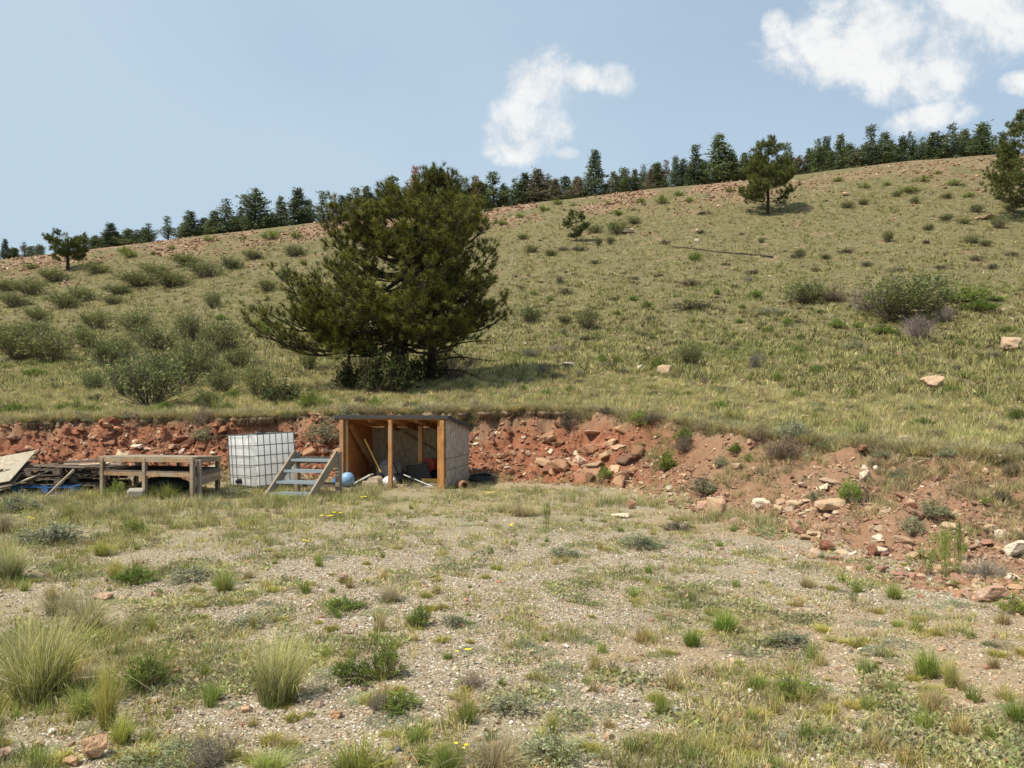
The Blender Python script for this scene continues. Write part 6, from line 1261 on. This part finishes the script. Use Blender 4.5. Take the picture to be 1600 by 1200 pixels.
def rlab(k, tn, px, low=False):
    cand = [q for _, q in sorted((abs(q[1]-px), q) for q in RL)][:8]; d = cand[0]; look = {'fir': 'pointed', 'spire': 'narrow', 'round': 'bushy', 'open': 'open-crowned'}[k]; c = {'g': 'green', 'd': 'dark', 'b': 'grey-green', 'y': 'brownish', 'r': 'red'}[tn]
    for d in cand:
        t_ = f"{'low ' if low else ''}{look} {c} ridge conifer {'just ' if abs(d[1]-px) < 14 else 'far ' if abs(d[1]-px) > 60 else ''}{'left' if px < d[1] else 'right'} of the {d[0]}"
        if t_ not in LSEEN: break
    LSEEN[t_] = 1; return t_
RL = [('tallest fir', 930), ('large broad fir', 1125), ('narrow dark fir', 1085), ('reddish-brown dead conifer', 649), ('smaller red dead tree', 743), ('tree in the ridge gap', 465), ('tallest left-ridge conifer', 398), ('flat-topped lone pine', 106), ('left-ridge open conifer', 353), ('lone hillside pine', 1204), ('tall grey-green conifer', 1361),
      ('tall right-end conifer', 1487), ('last pointed conifer', 1535), ('open-crowned tree by the red one', 771), ('brownish middle conifer', 839), ('second broad open conifer', 505), ('thin greyish far-left conifer', 38), ('open dark conifer', 979), ('dark pointed fir', 1313), ('rounded dark conifer', 297), ('rounded conifer by the flat-topped pine', 173), ('right-edge dark pine', 1612)]
def ridge_rest():
    row = [(8, 371, 22, 'round', 'd'), (62, 380, 26, 'round', 'g'), (24, 386, 20, 'round', 'g'), (133, 360, 22, 'open', 'y'), (148, 368, 30, 'round', 'd'), (200, 355, 32, 'round', 'g'), (215, 357, 26, 'open', 'g'), (233, 347, 28, 'open', 'g'), (190, 365, 30, 'round', 'd'), (333, 327, 38, 'round', 'g'), (320, 338, 30, 'round', 'd'), (377, 323, 40, 'round', 'd'), (417, 330, 34, 'round', 'd'), (368, 338, 30, 'round', 'g'),
           (520, 303, 26, 'open', 'y'), (556, 291, 34, 'open', 'b'), (572, 289, 34, 'fir', 'g'), (545, 305, 34, 'round', 'g'), (590, 300, 34, 'round', 'd'), (632, 290, 30, 'fir', 'g'), (700, 281, 40, 'round', 'b'), (717, 282, 30, 'open', 'b'), (726, 276, 24, 'open', 'b'), (757, 285, 34, 'round', 'd'), (787, 285, 30, 'round', 'g')]
    mid = [(804, 277, 30, 'open', 'g'), (820, 268, 40, 'fir', 'd'), (812, 285, 34, 'round', 'g'), (855, 271, 40, 'open', 'y'), (868, 278, 30, 'fir', 'y'), (885, 273, 40, 'round', 'g'), (904, 278, 34, 'open', 'y'), (895, 290, 30, 'round', 'g'), (915, 290, 26, 'round', 'g'), (948, 285, 24, 'round', 'g'), (963, 273, 26, 'open', 'g'), (992, 263, 26, 'fir', 'g'), (1005, 255, 26, 'open', 'b'), (1016, 262, 24, 'fir', 'y'), (1028, 252, 30, 'fir', 'g'), (1041, 249, 26, 'open', 'y'), (1068, 247, 30, 'fir', 'b'), (1100, 250, 34, 'round', 'g'), (1148, 239, 34, 'round', 'g'), (1164, 238, 36, 'round', 'd'), (1140, 230, 30, 'open', 'g'), (1187, 225, 36, 'open', 'g'), (1076, 262, 26, 'round', 'g')]
    rgt = [(1228, 223, 34, 'open', 'g'), (1249, 241, 32, 'round', 'y'), (1264, 230, 30, 'fir', 'g'), (1279, 215, 32, 'open', 'g'), (1291, 212, 30, 'fir', 'd'), (1327, 221, 26, 'spire', 'b'), (1339, 235, 34, 'round', 'y'), (1381, 205, 40, 'fir', 'g'), (1396, 217, 34, 'round', 'g'), (1408, 211, 30, 'fir', 'd'), (1423, 202, 32, 'open', 'b'), (1442, 212, 30, 'open', 'b'), (1459, 205, 40, 'fir', 'g'), (1474, 209, 40, 'round', 'd'), (1507, 200, 36, 'fir', 'g'), (1552, 211, 34, 'open', 'g'), (1564, 217, 30, 'round', 'g'), (1520, 212, 34, 'round', 'd'), (1370, 225, 34, 'round', 'g'), (1300, 235, 34, 'round', 'g'), (1350, 230, 30, 'round', 'g'), (1430, 225, 36, 'round', 'd'), (1580, 222, 30, 'round', 'g'), (1640, 200, 46, 'fir', 'g'), (1215, 240, 34, 'round', 'd')]
    for L, lb, gp in ((row, 'dark conifer in the ridge row left of the red dead tree beside the big pine', 'ridge conifers on the left'), (mid, 'dark conifer in the dense ridge row between the big pine and the lone hillside pine', 'ridge conifers in the middle'), (rgt, 'dark conifer in the dense ridge row right of the lone hillside pine', 'ridge conifers on the right')):
        for px, tp_, w, k, tn in L: conifer(k, px, tp_, w, tn, rlab(k, tn, px), gp, rnd.uniform(1, 6))
    for i in range(60):    # second row filling in behind
        px = rnd.uniform(690, 1580); base = float(np.interp(px, PC, PR)); kk, tt = rnd.choice(['round', 'fir', 'fir', 'open']), rnd.choice('ggdby'); conifer(kk, px, base-rnd.uniform(28, 46), rnd.uniform(28, 38), tt, rlab(kk, tt, px, True), 'conifers hidden behind the ridge row', rnd.uniform(6, 13))
    for px in (535, 548, 563, 580, 596, 604, 618, 628, 640, 655, 668, 690, 705, 715, 735, 750, 480, 440, 425):
        base = float(np.interp(px, PC, PR)); conifer('fir', px, base-rnd.uniform(26, 52), rnd.uniform(30, 40), rnd.choice('gdb'), rlab('fir', 'd', px, True), 'low conifers behind the big pine', rnd.uniform(3, 9))
    for px in (150, 165, 180, 210, 225, 285, 312, 345, 360, 388, 405, 20, 50):
        base = float(np.interp(px, PC, PR)); conifer('round', px, base-rnd.uniform(16, 30), rnd.uniform(28, 36), 'g', rlab('round', 'g', px, True), 'low conifers in the left ridge clump', rnd.uniform(3, 8))
ridge_rest()

for k_, L_ in list(CP.items())+list(K.items()):      # moulds that no tree used
    for o_ in L_:
        if 'label' not in o_:
            for c_ in list(o_.children): bpy.data.objects.remove(c_)
            bpy.data.objects.remove(o_)
